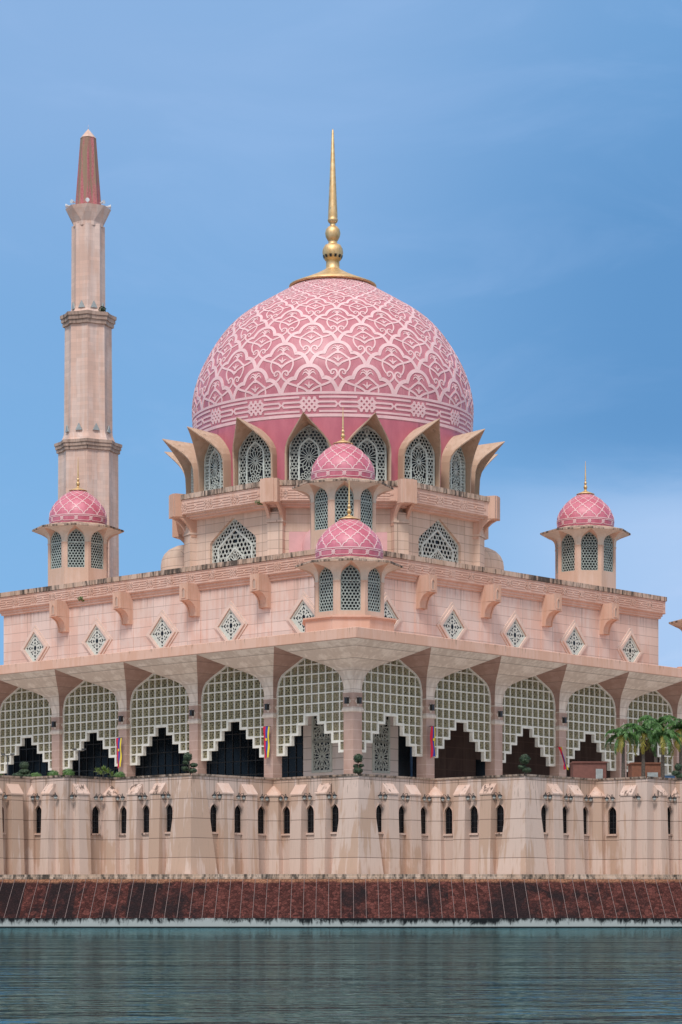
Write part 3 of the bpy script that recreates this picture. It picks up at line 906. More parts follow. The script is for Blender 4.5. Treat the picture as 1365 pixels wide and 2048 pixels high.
# dark slots under the lower ball
for k in range(12):
    a = k * 2 * pi / 12
    fm.add([(1.09 * cos(a - .13), 1.09 * sin(a - .13), 79.68), (1.09 * cos(a + .13), 1.09 * sin(a + .13), 79.68), (1.235 * cos(a + .12), 1.235 * sin(a + .12), 80.02), (1.235 * cos(a - .12), 1.235 * sin(a - .12), 80.02)], [(0, 1, 2, 3)], 1)
fo = fm.build('finial', [M['gold'], M['black']], main_dome, (0, 0, 0)); tag(fo, 'tall gilded finial with two balls and a needle')

# ---------------------------------------------------------------- drum with hooded windows
d = MB(); d.lathe([(16.62, 48.6), (16.72, 57.12)], 96, cap0=False, cap1=False)
part(d, 'drum', [M['drum']], loc=(CU, CU, -ZB))
def hood_parts():
    """local: x = radial outwards, y = tangential, z up; origin on the dome axis"""
    T = lambda x, z, dd: (16.98 + dd, x, z)
    wo = arch(2.2, 49.7, 53.4, 56.15); wi = arch(1.16, 49.7, 52.9, 54.75)
    w = MB()
    w.ribbon(wo, .22, T, .2, closed=True); w.ribbon(wi, .19, T, .2, closed=True, front=.04)
    for s in (-1, 1):
        w.ribbon([(s * 1.16, 53.15), (s * 2.2, 53.15)], .2, T, .2); w.ribbon([(s * 1.16, 51.4), (s * 2.2, 51.4)], .10, T, .15)
    ol = wo[:len(wo)]
    n = len(wo) // 2
    # outer field = outer outline minus inner: lattice on the whole, the inner medallion drawn on top of a dark pane
    left = [p for p in wo if p[0] <= 1e-6] + [p for p in reversed(wi) if p[0] <= 1e-6]
    right = [p for p in wo if p[0] >= -1e-6]
    right = [p for p in wi if p[0] >= -1e-6] + [p for p in reversed(right)]
    for pl in (left, right): lines(w, pl, KAG, .36, .046, T, .06)
    rosette(w, wi, (0, 52.6), 1.62, 16, .062, T, .10); rosette(w, wi, (0, 49.9), 1.2, 16, .062, T, .10); rosette(w, wi, (0, 54.6), .5, 8, .05, T, .10)
    w.ribbon([(-.3, 56.05), (0, 55.0), (.3, 56.05)], .12, T, .12)
    pane = MB(); pane.plate(arch(2.3, 49.65, 53.4, 56.3), lambda x, z, dd: (16.84 + dd, x, z), .08)
    # hood shell: jamb fins that sweep out into a beak
    h = MB()
    N = 9
    zs = [49.0, 51.5, 53.0, 53.75, 54.45, 55.1, 55.72, 56.35, 57.0]
    hw = [2.72, 2.72, 2.72, 2.62, 2.30, 1.78, 1.20, .60, 0.0]
    dep = [.80, .82, .90, 1.10, 1.50, 2.05, 2.70, 3.40, 4.15]
    bz = [49.0, 51.5, 53.0, 53.7, 54.35, 54.95, 55.5, 55.95, 56.3]
    bw = [2.42, 2.42, 2.42, 2.33, 2.05, 1.62, 1.12, .58, 0.0]
    for s in (-1, 1):
        rings = []
        for i in range(N):
            t = interp(i, [0, 3, 8], [.22, .20, .10])
            nx_, nz_ = (1, 0) if i < 3 else (cos(interp(i, [3, 5, 8], [.35, .9, 1.15])), sin(interp(i, [3, 5, 8], [.35, .9, 1.15])))
            fo_ = (16.7 + dep[i], s * hw[i], zs[i] + (0 if i < 8 else .0)); bo = (16.3, s * (bw[i] + t * nx_), bz[i] + t * nz_ + .1)
            fi = (16.7 + dep[i], s * max(0, hw[i] - t * nx_), zs[i] - t * nz_ * .9); bi = (16.3, s * bw[i], bz[i])
            rings.append([bi, fi, fo_, bo] if s > 0 else [bo, fo_, fi, bi])
        h.loft(rings, 0, False, True, False)
    return w, pane, h
w, pane, h = hood_parts()
dw = w.build('drum_window', [M['white']], mq, (CU, CU, -ZB), radians(225 + 11.25))
pane.build('window_pane', [M['glass']], dw); ho = h.build('window_hood', [M['hood']], dw)
for k in range(1, 16):
    c = copy_tree(dw); c.rotation_euler = (0, 0, radians(225 + 11.25 + 22.5 * k))

# ---------------------------------------------------------------- octagonal upper tier
def arch2(hw, z0, zs, za):
    L = [(-hw, z0), (-hw, zs), (-hw * .985, lerp(zs, za, .06)), (-hw * .94, lerp(zs, za, .13)), (-hw * .86, lerp(zs, za, .21)), (-hw * .5, lerp(zs, za, .55)), (-hw * .12, lerp(zs, za, .90)), (0, za)]
    return L + [(-x, z) for x, z in reversed(L[:-1])]
AP = 17.0
tr = MB()
for k in range(8):
    a = radians(180 + 45 * k)
    T = (lambda a: lambda x, z, dd: ((AP + dd) * cos(a) - x * sin(a), (AP + dd) * sin(a) + x * cos(a), z))(a)
    hwf = AP * math.tan(pi / 8)
    if k % 2 == 0:
        hole = arch2(3.78, 40.2, 43.6, 46.4)
        face_hole(tr, -hwf, hwf, 38.0, 49.0, hole, T, 0, .55)
    else:
        tr.poly([(-hwf, 38), (hwf, 38), (hwf, 49), (-hwf, 49)], T, 0)
        tr.plate([(-5.6, 38.05), (5.6, 38.05), (5.6, 44.0), (-5.6, 44.0)], T, .03, 1 if k == 1 else 0, .03)
# corner pilasters
for k in range(8):
    a = radians(202.5 + 45 * k)
    T = (lambda a: lambda x, y, z: (x * cos(a) - y * sin(a), x * sin(a) + y * cos(a), z))(a)
    tr.box(17.6, 18.85, -.92, .92, 38, 46.2, 0, T)
    tr.box(17.6, 18.95, -1.0, 1.0, 45.0, 45.25, 0, T)
# top slab under the drum
tr.prism([(18.6 / cos(pi / 8) * cos(radians(22.5 + 45 * k)), 18.6 / cos(pi / 8) * sin(radians(22.5 + 45 * k))) for k in range(8)], 47.2, 48.7)
tier = part(tr, 'upper_tier', [M['tier'], M['coral']], loc=(CU, CU, -ZB))
# parapet ring of the tier
pr = MB()
for k in range(8):
    a = radians(180 + 45 * k)
    T = (lambda a: lambda x, z, dd: (dd * cos(a) - x * sin(a), dd * sin(a) + x * cos(a), z))(a)
    PF = [(17.0, 46.7), (17.9, 46.75), (17.9, 46.95), (18.3, 46.98), (18.3, 47.2), (18.8, 47.24), (18.8, 48.92)]
    t8 = math.tan(pi / 8)
    rings = [[T(-r * t8, z, r), T(r * t8, z, r)] for r, z in PF]
    pr.loft(rings, 0, False, False, False, closed=False)
    PC = [(18.8, 48.92), (18.95, 48.98), (18.95, 49.55), (18.0, 49.58), (18.0, 48.7)]
    pr.loft([[T(-r * t8, z, r), T(r * t8, z, r)] for r, z in PC], 1, False, False, False, closed=False)
    T2 = lambda x, z, dd: T(x, z, 18.8 + dd)
    W_ = 18.8 * t8 * 2 - 2.6
    nU = 3; ul = W_ / nU
    for q in range(nU):
        for p in BAND: pr.ribbon([(-W_ / 2 + (q + x) * ul, 47.32 + y * 1.42 / .36) for x, y in p if True], .12, T2, .10, mat=2, front=.07)
    for zz in (47.34, 48.84): pr.ribbon([(-W_ / 2, zz), (W_ / 2, zz)], .07, T2, .08, mat=2, front=.05)
part(pr, 'tier_parapet', [M['frieze'], M['coping'], M['frieze']], loc=(CU, CU, -ZB))
# corner blocks with twin curved brackets
kb = MB()
kb.box(17.4, 20.75, -1.05, 1.05, 47.0, 49.68)
kb.box(17.4, 20.85, -.62, .62, 47.05, 49.72)
arcp = [(18.7, 44.7), (18.75, 45.2), (18.95, 45.75), (19.3, 46.25), (19.8, 46.7), (20.4, 47.0)]
for s in (-1, 1):
    for y0, y1 in ((s * .62, s * .98),):
        poly = [(r, z) for r, z in arcp] + [(17.6, 47.0), (17.6, 44.7)]
        kb.plate(poly, lambda x, z, dd: (x, y0 + dd * 1.0, z), (y0 - y1)) 
        in2 = [(r - .38, z) for r, z in arcp]
cb = kb.build('corner_bracket', [M['bracket']], mq, (CU, CU, -ZB), radians(202.5))
for k in range(1, 8):
    c = copy_tree(cb); c.rotation_euler = (0, 0, radians(202.5 + 45 * k))
# round apses on the four diagonal faces
ap = MB()
n = 20
prof_a = [(4.15, 38.0), (4.15, 42.4), (4.05, 43.1), (3.75, 43.75), (3.2, 44.3), (2.4, 44.7), (1.3, 44.95), (.02, 45.0)]
rings = [[(16.6 + r * cos(-pi / 2 + pi * j / n), r * sin(-pi / 2 + pi * j / n), z) for j in range(n + 1)] for r, z in prof_a]
ap.loft(rings, 0, True, False, False, closed=False)
for k, mt in ((0, 'coral'), (1, 'tier'), (2, 'tier'), (3, 'tier')):
    part(ap, 'apse', [M[mt]], loc=(CU, CU, -ZB), rot=radians(225 + 90 * k))
# tier windows
def tier_window():
    T = lambda x, z, dd: (AP - .36 + dd, x, z)
    w = MB(); wo = arch2(3.78, 40.2, 43.6, 46.4); wm_ = arch2(2.75, 40.2, 42.9, 45.1); wi = arch2(1.35, 40.2, 41.7, 42.9)
    w.ribbon(wo, .34, T, .2, closed=True); w.ribbon(wm_, .24, T, .2, closed=True, front=.04); w.ribbon(wi, .18, T, .2, closed=True, front=.04)
    half = lambda o_, i_, s: [p for p in (o_ if s < 0 else i_) if p[0] * s >= -1e-6] + [p for p in reversed(i_ if s < 0 else o_) if p[0] * s >= -1e-6]
    for s in (-1, 1):
        lines(w, half(wo, wm_, s), KAG, .40, .055, T, .06)
        lines(w, half(wm_, wi, s), KAG, .52, .08, T, .06)
        w.ribbon([(s * 2.75, 43.1), (s * 3.78, 43.1)], .2, T, .2); w.ribbon([(s * 1.35, 41.9), (s * 2.75, 41.9)], .18, T, .2)
    rosette(w, wi, (0, 41.3), 1.4, 14, .085, T, .1)
    w.ribbon([(-.42, 46.1), (0, 45.2), (.42, 46.1)], .14, T, .14)
    p = MB(); p.plate(arch2(3.85, 40.1, 43.6, 46.5), lambda x, z, dd: (AP - .50 + dd, x, z), .06)
    return w, p
w, p = tier_window()
tw = w.build('tier_window', [M['white']], mq, (CU, CU, -ZB), radians(180)); p.build('window_pane', [M['glass']], tw)
c = copy_tree(tw); c.rotation_euler = (0, 0, radians(270))

# ---------------------------------------------------------------- main block
b = MB()
b.box(LO, HI, LO, HI, FZ, 38.3)
for k in range(4):                                 # shallow strips below the brackets
    cc = 27.85 + 11 * k
    for T in (Lf(LO), Rf(LO)):
        x = -cc if T(0, 0, 0)[0] == LO else cc
        b.plate([(x - .72, 27.9), (x + .72, 27.9), (x + .72, 36.4), (x - .72, 36.4)], T, .1, 0, .09)
# plinth band above the veranda roof
blk = part(b, 'main_block', [M['block']])
pp = MB()
PF = [(0.0, 36.30), (.22, 36.34), (.22, 36.56), (.36, 36.62), (.36, 36.86), (.60, 36.93), (.60, 38.44)]
PC = [(.60, 38.44), (.74, 38.48), (.74, 39.0), (-.5, 39.03), (-.5, 38.2)]
def sq(o, z): return [(LO - o, LO - o, z), (HI + o, LO - o, z), (HI + o, HI + o, z), (LO - o, HI + o, z)]
pp.loft([sq(o, z) for o, z in PF], 0, False, False, False); pp.loft([sq(o, z) for o, z in PC], 1, False, False, False)
nU = 17; ul = 57.0 / nU
for T, sg in ((Lf(LO - .6), -1), (Rf(LO - .6), 1)):
    st = LO - .4 if sg > 0 else -(HI + .4)
    for q in range(nU):
        for p in BAND: pp.ribbon([(st + (q + x) * ul, 37.10 + y * 1.22 / .36) for x, y in p], .11, T, .10, mat=2, front=.07)
    for zz in (37.05, 38.36): pp.ribbon([(st, zz), (st + 57, zz)], .07, T, .07, mat=2, front=.05)
part(pp, 'block_parapet', [M['frieze'], M['coping'], M['frieze']])
# scroll brackets
def bracket():
    m = MB()                                       # local: x along wall, y outwards, z
    m.box(-.68, .68, -.05, 1.95, 35.15, 37.0)
    arcq = [(1.9, 35.15), (1.55, 35.1), (1.2, 34.95), (.9, 34.7), (.68, 34.35), (.56, 33.95), (.52, 33.5)]
    poly = arcq + [(-.05, 33.5), (-.05, 35.15)]
    m.plate(poly, lambda y, z, dd: (dd, y, z), 1.16, 0, .58)
    for s in (-1, 1): m.plate([(y + .1, z - .06) for y, z in arcq] + [(-.05, 33.44), (-.05, 35.15)], lambda y, z, dd: (s * .60 + dd, y, z), .16, 0, .08)
    m.ribbon(arch(.27, 35.4, 36.0, 36.55), .12, lambda x, z, dd: (x, 1.95 + dd, z), .1, closed=True, front=.08)
    m.poly(arch(.22, 35.42, 36.0, 36.5), lambda x, z, dd: (x, 1.953 + dd, z), 1)
    return m
bm_ = bracket().mesh('bracket', [M['bracket'], M['cornice']])
for k in range(4):
    cc = 27.85 + 11 * k
    put('scroll_bracket', bm_, mq, (LO, cc, -ZB), pi / 2); put('scroll_bracket', bm_, mq, (cc, LO, -ZB), pi)
# diamond windows
def diamond():
    T = lambda x, z, dd: (x, dd, z)
    f = MB(); zc = 32.03
    D = lambda r: [(0, zc + r * 1.03), (r, zc), (0, zc - r * 1.03), (-r, zc)]
    f.ribbon(D(2.08), .30, T, .4, closed=True, front=.26); f.ribbon(D(2.42), .34, T, .3, closed=True, front=.10)
    l = MB(); l.poly(D(1.95), T, 0, .03); l.ribbon(D(1.72), .2, T, .06, closed=True, front=.10)
    h = MB()
    R = lambda cx, cz, rx, rz, n=12: [(cx + rx * cos(2 * pi * j / n), zc + cz + rz * sin(2 * pi * j / n)) for j in range(n)]
    h.poly(R(0, 0, .22, .30), T, 0, .036)
    for k in range(4):
        a = k * pi / 2; rt = lambda x, y: (x * cos(a) - y * sin(a), zc + x * sin(a) + y * cos(a))
        for pl in ([(-.26, .82), (0, 1.2), (.26, .82), (.1, .82), (0, .98), (-.1, .82)], [(-.17, .5), (.17, .5), (.1, .68), (-.1, .68)],
                   [(.28, .26), (.42, .30), (.5, .46), (.42, .52), (.36, .42)], [(.34, .72), (.5, .56), (.6, .66), (.46, .82)], [(.72, .34), (.56, .5), (.66, .6), (.82, .46)],
                   [(-.06, .34), (.06, .34), (.06, .44), (-.06, .44)], [(-.15, 1.32), (0, 1.5), (.15, 1.32), (0, 1.26)]):
            h.poly([rt(*q) for q in pl], T, 0, .036)
    return f, l, h
f_, l_, h_ = diamond()
fm_, lm_, hm_ = f_.mesh('diamond_frame', [M['diamondframe']]), l_.mesh('diamond_plate', [M['white']]), h_.mesh('diamond_opening', [M['glass']])
for k in range(5):
    cc = 22.35 + 11 * k
    for loc, r in (((LO, cc, -ZB), pi / 2), ((cc, LO, -ZB), pi)):
        o = put('diamond_window', fm_, mq, loc, r); q = put('lattice_plate', lm_, o); put('openings', hm_, o)

# ---------------------------------------------------------------- turrets (octagonal lanterns with small domes)
ARCH_T = [(0, 0), (.07, -.01), (.14, -.04), (.195, -.10), (.215, -.17), (.225, -.205), (.265, -.215), (.335, -.24), (.40, -.30), (.445, -.38), (.48, -.46), (.5, -.52)]
ARCH_T = cusp(ARCH_T, 5, 3)
def turret_meshes():
    E = 0.0                                        # eave tip level
    AB = 3.5; t8 = math.tan(pi / 8); hwf = AB * t8
    body = MB(); win = MB(); eave = MB()
    hole = arch(1.02, -4.75, -1.55, -.12)
    for k in range(8):
        a = k * pi / 4
        T = (lambda a: lambda x, z, dd: ((AB + dd) * cos(a) - x * sin(a), (AB + dd) * sin(a) + x * cos(a), z))(a)
        face_hole(body, -hwf, hwf, -7.4, .3, hole, T, 0, .3)
        # capital line on the pillars
        for s in (-1, 1): body.plate([(s * 1.04, -1.8), (s * hwf, -1.8), (s * hwf, -1.68), (s * 1.04, -1.68)][::s], T, .05, 0, .05)
        TW = (lambda T: lambda x, z, dd: T(x, z, dd - .12))(T)
        win.ribbon(hole, .16, TW, .12, closed=True)
        win.ribbon([(-1.0, -1.72), (1.0, -1.72)], .13, TW, .12)
        lines(win, hole, KAG, .31, .05, TW, .05)
        body.poly(arch(1.05, -4.8, -1.55, -.08), lambda x, z, dd: T(x, z, dd - .30), 1)  # dark sheet added behind the lattice, standing in for the shaded turret interior
        # flaring umbrella: front sheet of each pillar (pillar sits at a + 22.5 deg)
    RV = 5.45
    hp = [0, .01, .04, .11, .24, .45, .72, 1.0]; zp = [0, .22, .40, .56, .68, .80, .90, 1.0]
    Z0_, Z1_ = -1.7, 0.0
    for k in range(8):
        a0, a1 = k * pi / 4, (k + 1) * pi / 4       # window normals either side
        def jam(a, s): return (AB * cos(a) - s * 1.02 * sin(a), AB * sin(a) + s * 1.02 * cos(a))
        J0, J1 = jam(a0, 1), jam(a1, -1)
        am = (a0 + a1) / 2; rc = AB / cos(pi / 8)
        Cp = (rc * cos(am) * 1.002, rc * sin(am) * 1.002)
        V0, V1 = (RV * cos(a0), RV * sin(a0)), (RV * cos(a1), RV * sin(a1))
        Em = ((V0[0] + V1[0]) / 2, (V0[1] + V1[1]) / 2)
        rings = []
        for h_q, z_q in zip(hp, zp):
            z = lerp(Z0_, Z1_, z_q)
            L = lambda p, q: (lerp(p[0], q[0], h_q), lerp(p[1], q[1], h_q))
            p0, pm, p1 = L(J0, V0), L(Cp, Em), L(J1, V1)
            hm = lambda p, q: ((p[0] + q[0]) / 2, (p[1] + q[1]) / 2)
            rings.append([(x, y, z) for x, y in (p0, hm(p0, pm), pm, hm(pm, p1), p1)])
        eave.loft(rings, 0, True, False, False, closed=False)
        # side sheets back to the arch edge on the body
        for a, J, V, s in ((a0, J0, V0, 1), (a1, J1, V1, -1)):
            A_ = arch(1.02, -2, -1.55, -.12)
            nn = len(hp)
            back = []
            for q in range(nn):
                x = 1.02 * (1 - AH[q]); z = lerp(-1.55, -.12, AZ[q])
                back.append((AB * cos(a) - s * x * sin(a), AB * sin(a) + s * x * cos(a), z))
            frontc = [(lerp(J[0], V[0], h_q), lerp(J[1], V[1], h_q), lerp(Z0_, Z1_, z_q)) for h_q, z_q in zip(hp, zp)]
            rg = [[back[q], frontc[q]] if s > 0 else [frontc[q], back[q]] for q in range(nn)]
            eave.loft(rg, 2, True, False, False, closed=False)
    oc = lambda r, z, ph=0: [(r * cos(j * pi / 4 + ph), r * sin(j * pi / 4 + ph), z) for j in range(8)]
    eave.loft([oc(RV, 0), oc(RV + .08, .03), oc(RV + .08, .22), oc(RV - .3, .3), oc(3.6, .72), oc(3.3, .76)], 1, False, False, True)
    body.loft([oc(3.3, -1.2, pi / 8), oc(3.3, .3, pi / 8)], 0, False, True, False)
    body.loft([oc(AB / cos(pi / 8), -7.4, pi / 8), oc(AB / cos(pi / 8) - .3, -5.2, pi / 8)], 0, False, False, True)
    # dome
    dpf = catmull([(3.36, .70), (3.44, 1.2), (3.45, 1.7), (3.33, 2.3), (3.0, 3.0), (2.5, 3.65), (1.85, 4.25), (1.25, 4.65), (.8, 4.92)], 5)
    dome = MB(); dome.lathe(dpf, 48, cap0=False)
    v2 = [0.0]
    for i in range(1, len(dpf)):
        v2.append(v2[-1] + math.hypot(dpf[i][0] - dpf[i - 1][0], dpf[i][1] - dpf[i - 1][1]) / ((dpf[i][0] + dpf[i - 1][0]) / 2) * 12 / (2 * pi))
    DT2 = dome_T(dpf, v2, 12, .035, 0.0)
    base = .53
    row = 0; vmax = v2[-1]
    while True:
        va = base + .50 + .50 * row
        if va - .25 > vmax: break
        for k in range(12):
            cx = k + (.5 if row % 2 else 0)
            fine = ARCH_T
            for s in (1, -1):
                run = [(cx + s * x, va + y) for x, y in fine if base <= va + y <= vmax - .02]
                if len(run) > 1: dome.ribbon(run, .055, DT2, .05, mat=1)
        row += 1
    for k in range(12):
        dome.ribbon([(k + j / 4, base) for j in range(5)], .05, DT2, .05, mat=1)
        for p in ([(.13, .44), (.87, .44)], [(.13, .14), (.87, .14)]):
            dome.ribbon(fine_path([(k + x, y) for x, y in p], .15), .04, DT2, .05, mat=1)
        for i in (-1, 1):
            for sg in (1, -1):
                dome.ribbon([(k - .13, .29 + sg * .15), (k - .03 * i, .29 + .02 * i), (k + .13, .29 - sg * .15)], .04, DT2, .05, mat=1)
        dome.ribbon([(k - .1, .29), (k, .42), (k + .1, .29), (k, .16)], .04, DT2, .05, closed=True, mat=1)
    fin = MB(); zf = lambda z: 4.88 + (z - 76.0) * .212
    fin.lathe([(r * .185 if z > 78.3 else r * .21, zf(z)) for r, z in FIN], 16)
    return body, win, eave, dome, fin
tb, twn, te, td, tf = turret_meshes()
tbm, twm, tem, tdm, tfm = tb.mesh('turret_body', [M['turret'], M['glass']]), twn.mesh('turret_lattice', [M['teal_white']]), te.mesh('turret_eave', [M['eave'], M['coping'], M['turret']]), td.mesh('turret_dome', [M['turretdome'], M['tracery']]), tf.mesh('turret_finial', [M['gold']])
def turret(u, v, E, label, base=False):
    o = put('corner_turret', tbm, mq, (u, v, E - ZB), radians(225)); o['label'] = label
    put('lattice_window', twm, o); put('flared_eave', tem, o)
    dm_ = put('turret_dome', tdm, o); put('turret_finial', tfm, o)
    if base:
        s = MB(); oc = lambda r, z: [(r / cos(pi / 8) * cos(j * pi / 4 + pi / 8), r / cos(pi / 8) * sin(j * pi / 4 + pi / 8), z) for j in range(8)]
        s.loft([oc(3.62, -5.2), oc(3.62, -5.28), oc(4.75, -5.40), oc(4.75, -5.55), oc(4.62, -5.6), oc(4.62, -5.68), oc(4.5, -5.72), oc(4.45, -7.9)], 0, False, True, False)
        s.build('turret_plinth', [M['fascia']], o)
turret(11.4, 11.4, 35.73, 'low front turret standing on the veranda roof at the corner', True)
turret(77.0, 11.4, 35.73, 'low turret at the far right corner, cut by the photo edge', True)
turret(22.5, 22.5, 46.47, 'upper front turret in front of the dome')
turret(22.5, 65.9, 46.47, 'upper left turret in front of the minaret')
turret(65.9, 22.5, 46.47, 'upper right turret against the sky')

# ---------------------------------------------------------------- veranda
vr = MB()
vr.loft([[(-.02, -.02, 26.80), (88.4, -.02, 26.80), (88.4, 16.1, 26.80), (16.1, 16.1, 26.80), (16.1, 88.4, 26.80), (-.02, 88.4, 26.80)],
         [(-.06, -.06, 26.86), (88.4, -.06, 26.86), (88.4, 16.1, 26.86), (16.1, 16.1, 26.86), (16.1, 88.4, 26.86), (-.06, 88.4, 26.86)],
         [(-.06, -.06, 27.80), (88.4, -.06, 27.80), (88.4, 16.1, 27.80), (16.1, 16.1, 27.80), (16.1, 88.4, 27.80), (-.06, 88.4, 27.80)],
         [(.05, .05, 27.86), (88.4, .05, 27.86), (88.4, 16.1, 27.86), (16.1, 16.1, 27.86), (16.1, 88.4, 27.86), (.05, 88.4, 27.86)]], 0, False, True, True)
part(vr, 'veranda_roof', [M['fascia']])
WP = [(0, 22.27), (0, 22.7), (.03, 23.05), (.10, 23.4), (.23, 23.9), (.43, 24.28), (.72, 24.6), (1.2, 24.9), (1.8, 25.2), (2.7, 25.63), (3.8, 26.2), (4.85, 26.78)]
def column_mesh(rose):
    m = MB()
    S = lambda h, z: [(-h, -h, z), (h, -h, z), (h, h, z), (-h, h, z)]
    m.loft([S(.645, ZB - .1), S(.645, 20.28)], 0, False, False, False)
    m.loft([S(.645, 20.28), S(.78, 20.36), S(.78, 20.58), S(.70, 20.8)], 1, False, False, False)
    m.loft([S(.68, 20.62), S(.68, 22.2)], 0, False, False, False)
    m.loft([S(.68, 22.2), S(.71, 22.22), S(.71, 22.3), S(.65, 22.3)], 1, False, False, False)
    b0 = len(m.v)
    for s_ in range(4):
        A_, B_ = [(-1, -1), (1, -1), (1, 1), (-1, 1)][s_], [(1, -1), (1, 1), (-1, 1), (-1, -1)][s_]
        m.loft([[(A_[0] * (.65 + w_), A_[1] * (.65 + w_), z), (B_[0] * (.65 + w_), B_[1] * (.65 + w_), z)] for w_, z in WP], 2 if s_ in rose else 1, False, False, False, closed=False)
    for k in range(4):
        a = k * pi / 2
        T = lambda x, z, dd: ((.68 + dd) * cos(a) - x * sin(a), (.68 + dd) * sin(a) + x * cos(a), z)
        m.plate([(0, 21.35 + .5), (.42, 21.35), (0, 21.35 - .5), (-.42, 21.35)], T, .05, 1, .03)
        # scallops under the block
        for q in (-.39, 0, .39):
            pass
    return m.mesh('column', [M['granite'], M['plaster'], M['rose_shade']])
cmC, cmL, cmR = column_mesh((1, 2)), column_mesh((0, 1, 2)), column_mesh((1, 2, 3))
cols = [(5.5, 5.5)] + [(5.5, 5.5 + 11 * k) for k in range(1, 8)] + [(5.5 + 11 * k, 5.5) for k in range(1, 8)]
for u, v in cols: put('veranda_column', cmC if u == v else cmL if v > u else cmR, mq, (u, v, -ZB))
# stepped lattice screens between the columns
def screen_mesh():
    T = lambda x, z, dd: (x, dd, z)
    m = MB()
    up = [(-(4.85 - w_), z) for w_, z in WP if w_ > 0]
    cw, ch = .955, .985
    zb = [16.54, 17.52, 18.50, 19.5, 20.38]
    topz = lambda x: interp(4.85 - abs(x), [w_ for w_, z in WP[2:]], [z for w_, z in WP[2:]])
    # outline, bottom steps from the left
    steps = []
    for k in range(5):
        xl = -4.78 + cw * k
        steps += [(xl, zb[k]), (xl + cw, zb[k])]
    right = [(-x, z) for x, z in reversed(steps)]
    topl = [(-4.78, 22.3)] + [(-(4.80 - w_), z - .03) for w_, z in WP[2:-1]] + [(0, 26.70)]
    outl = topl + [(-x, z) for x, z in reversed(topl[:-1])]
    poly = outl + list(reversed(steps + right))
    m.ribbon(poly, .26, T, .42, closed=True, front=.16)
    # main grid
    xs = [-4.7737 + cw * k for k in range(1, 10)]
    for x in xs:
        for t0, t1 in clip(poly, (x, 0), (0, 1)): m.ribbon([(x, t0), (x, t1)], .135, T, .30, front=.12)
    for j in range(11):
        z = 16.547 + ch * j
        for t0, t1 in clip(poly, (0, z), (1, 0)):
            if t1 - t0 > .3: m.ribbon([(t0, z), (t1, z)], .135, T, .30, front=.125)
    fine = MB()
    lines(fine, poly, (0.0,), ch / 4, .055, T, .06, 0, shift=.13, front=0.0)
    lines(fine, poly, (pi / 2,), cw / 4, .055, T, .06, 0, shift=.5, front=0.005)
    lines(fine, poly, (pi / 4, -pi / 4), cw / 2 * .7071, .055, T, .06, 0, shift=0, front=0.01)
    return m.mesh('arch_screen', [M['cream']]), fine.mesh('screen_infill', [M['khaki']])
sm_, sf_ = screen_mesh()
for k in range(1, 8):
    o = put('arch_screen', sm_, mq, (5.5, 11 * k, -ZB), -pi / 2); put('fine_lattice', sf_, o)
    o = put('arch_screen', sm_, mq, (11 * k, 5.5, -ZB), 0); put('fine_lattice', sf_, o)
    for q in (): pass
# the screen faces outwards: local -y must look at -u / -v
for o in [c for c in mq.children if c.name.startswith('arch_screen')]:
    o.rotation_euler = (0, 0, o.rotation_euler[2] + pi)
# veranda ceiling
vc = MB(); vc.box(6.2, 16.1, 6.2, 88, 26.6, 26.78); vc.box(16.1, 88, 6.2, 16.1, 26.6, 26.78)
part(vc, 'veranda_ceiling', [M['plaster']])

# inner walls: pale corner with two tall rosette windows, glass to the left, brown stone to the right
iw = MB(); DI = 12.4
iw.box(DI, LO - .01, DI, LO - .01, FZ, 26.55)
iw.box(DI, LO - .01, LO - .01, onu(DI, 607), FZ, 26.55); iw.box(LO - .01, onv(DI, 797), DI, LO - .01, FZ, 26.55)
part(iw, 'inner_corner_room', [M['palewall']])
def lattice_window(xc, hw, T):
    m = MB(); R = [(xc - hw, 15.2), (xc + hw, 15.2), (xc + hw, 18.32), (xc - hw, 18.32)]
    R2 = [(xc - hw, 18.32), (xc + hw, 18.32), (xc + hw, 22.0), (xc - hw, 22.0)]
    for r, zc in ((R, 16.75), (R2, 19.9)):
        m.ribbon(r, .24, T, .2, closed=True, front=.12)
        rosette(m, r, (xc, zc), 1.7, 16, .085, T, .1, front=.06)
        lines(m, r, KAG, .62, .06, T, .08, front=.03)
    p = MB(); p.plate([(xc - hw, 15.2), (xc + hw, 15.2), (xc + hw, 22.0), (xc - hw, 22.0)], T, .03, 0, -.005)
    return m, p
for T, a_, b_ in ((Lf(DI - .04), -onu(DI, 626), -onu(DI, 665)), (Rf(DI - .04), onv(DI, 745), onv(DI, 778.5))):
    m, p = lattice_window((a_ + b_) / 2, abs(b_ - a_) / 2 - .1, T)
    o = part(m, 'rosette_window', [M['white']]); p.build('window_pane', [M['glass']], o)
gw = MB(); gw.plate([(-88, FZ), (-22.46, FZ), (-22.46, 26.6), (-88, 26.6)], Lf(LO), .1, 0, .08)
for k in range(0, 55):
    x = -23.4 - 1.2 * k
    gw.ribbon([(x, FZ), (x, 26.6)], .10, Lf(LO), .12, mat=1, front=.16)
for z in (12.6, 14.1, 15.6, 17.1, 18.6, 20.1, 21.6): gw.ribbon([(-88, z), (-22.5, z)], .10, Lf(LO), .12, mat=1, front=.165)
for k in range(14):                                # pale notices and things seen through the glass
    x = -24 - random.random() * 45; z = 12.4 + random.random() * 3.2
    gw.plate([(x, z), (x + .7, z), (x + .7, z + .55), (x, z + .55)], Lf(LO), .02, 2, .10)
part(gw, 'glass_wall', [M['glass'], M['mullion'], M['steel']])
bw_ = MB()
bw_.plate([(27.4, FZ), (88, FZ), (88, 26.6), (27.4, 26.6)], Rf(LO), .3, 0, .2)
bw_.plate([(24.41, FZ), (27.39, FZ), (27.39, 26.6), (24.41, 26.6)], Rf(LO), .06, 1, .05)
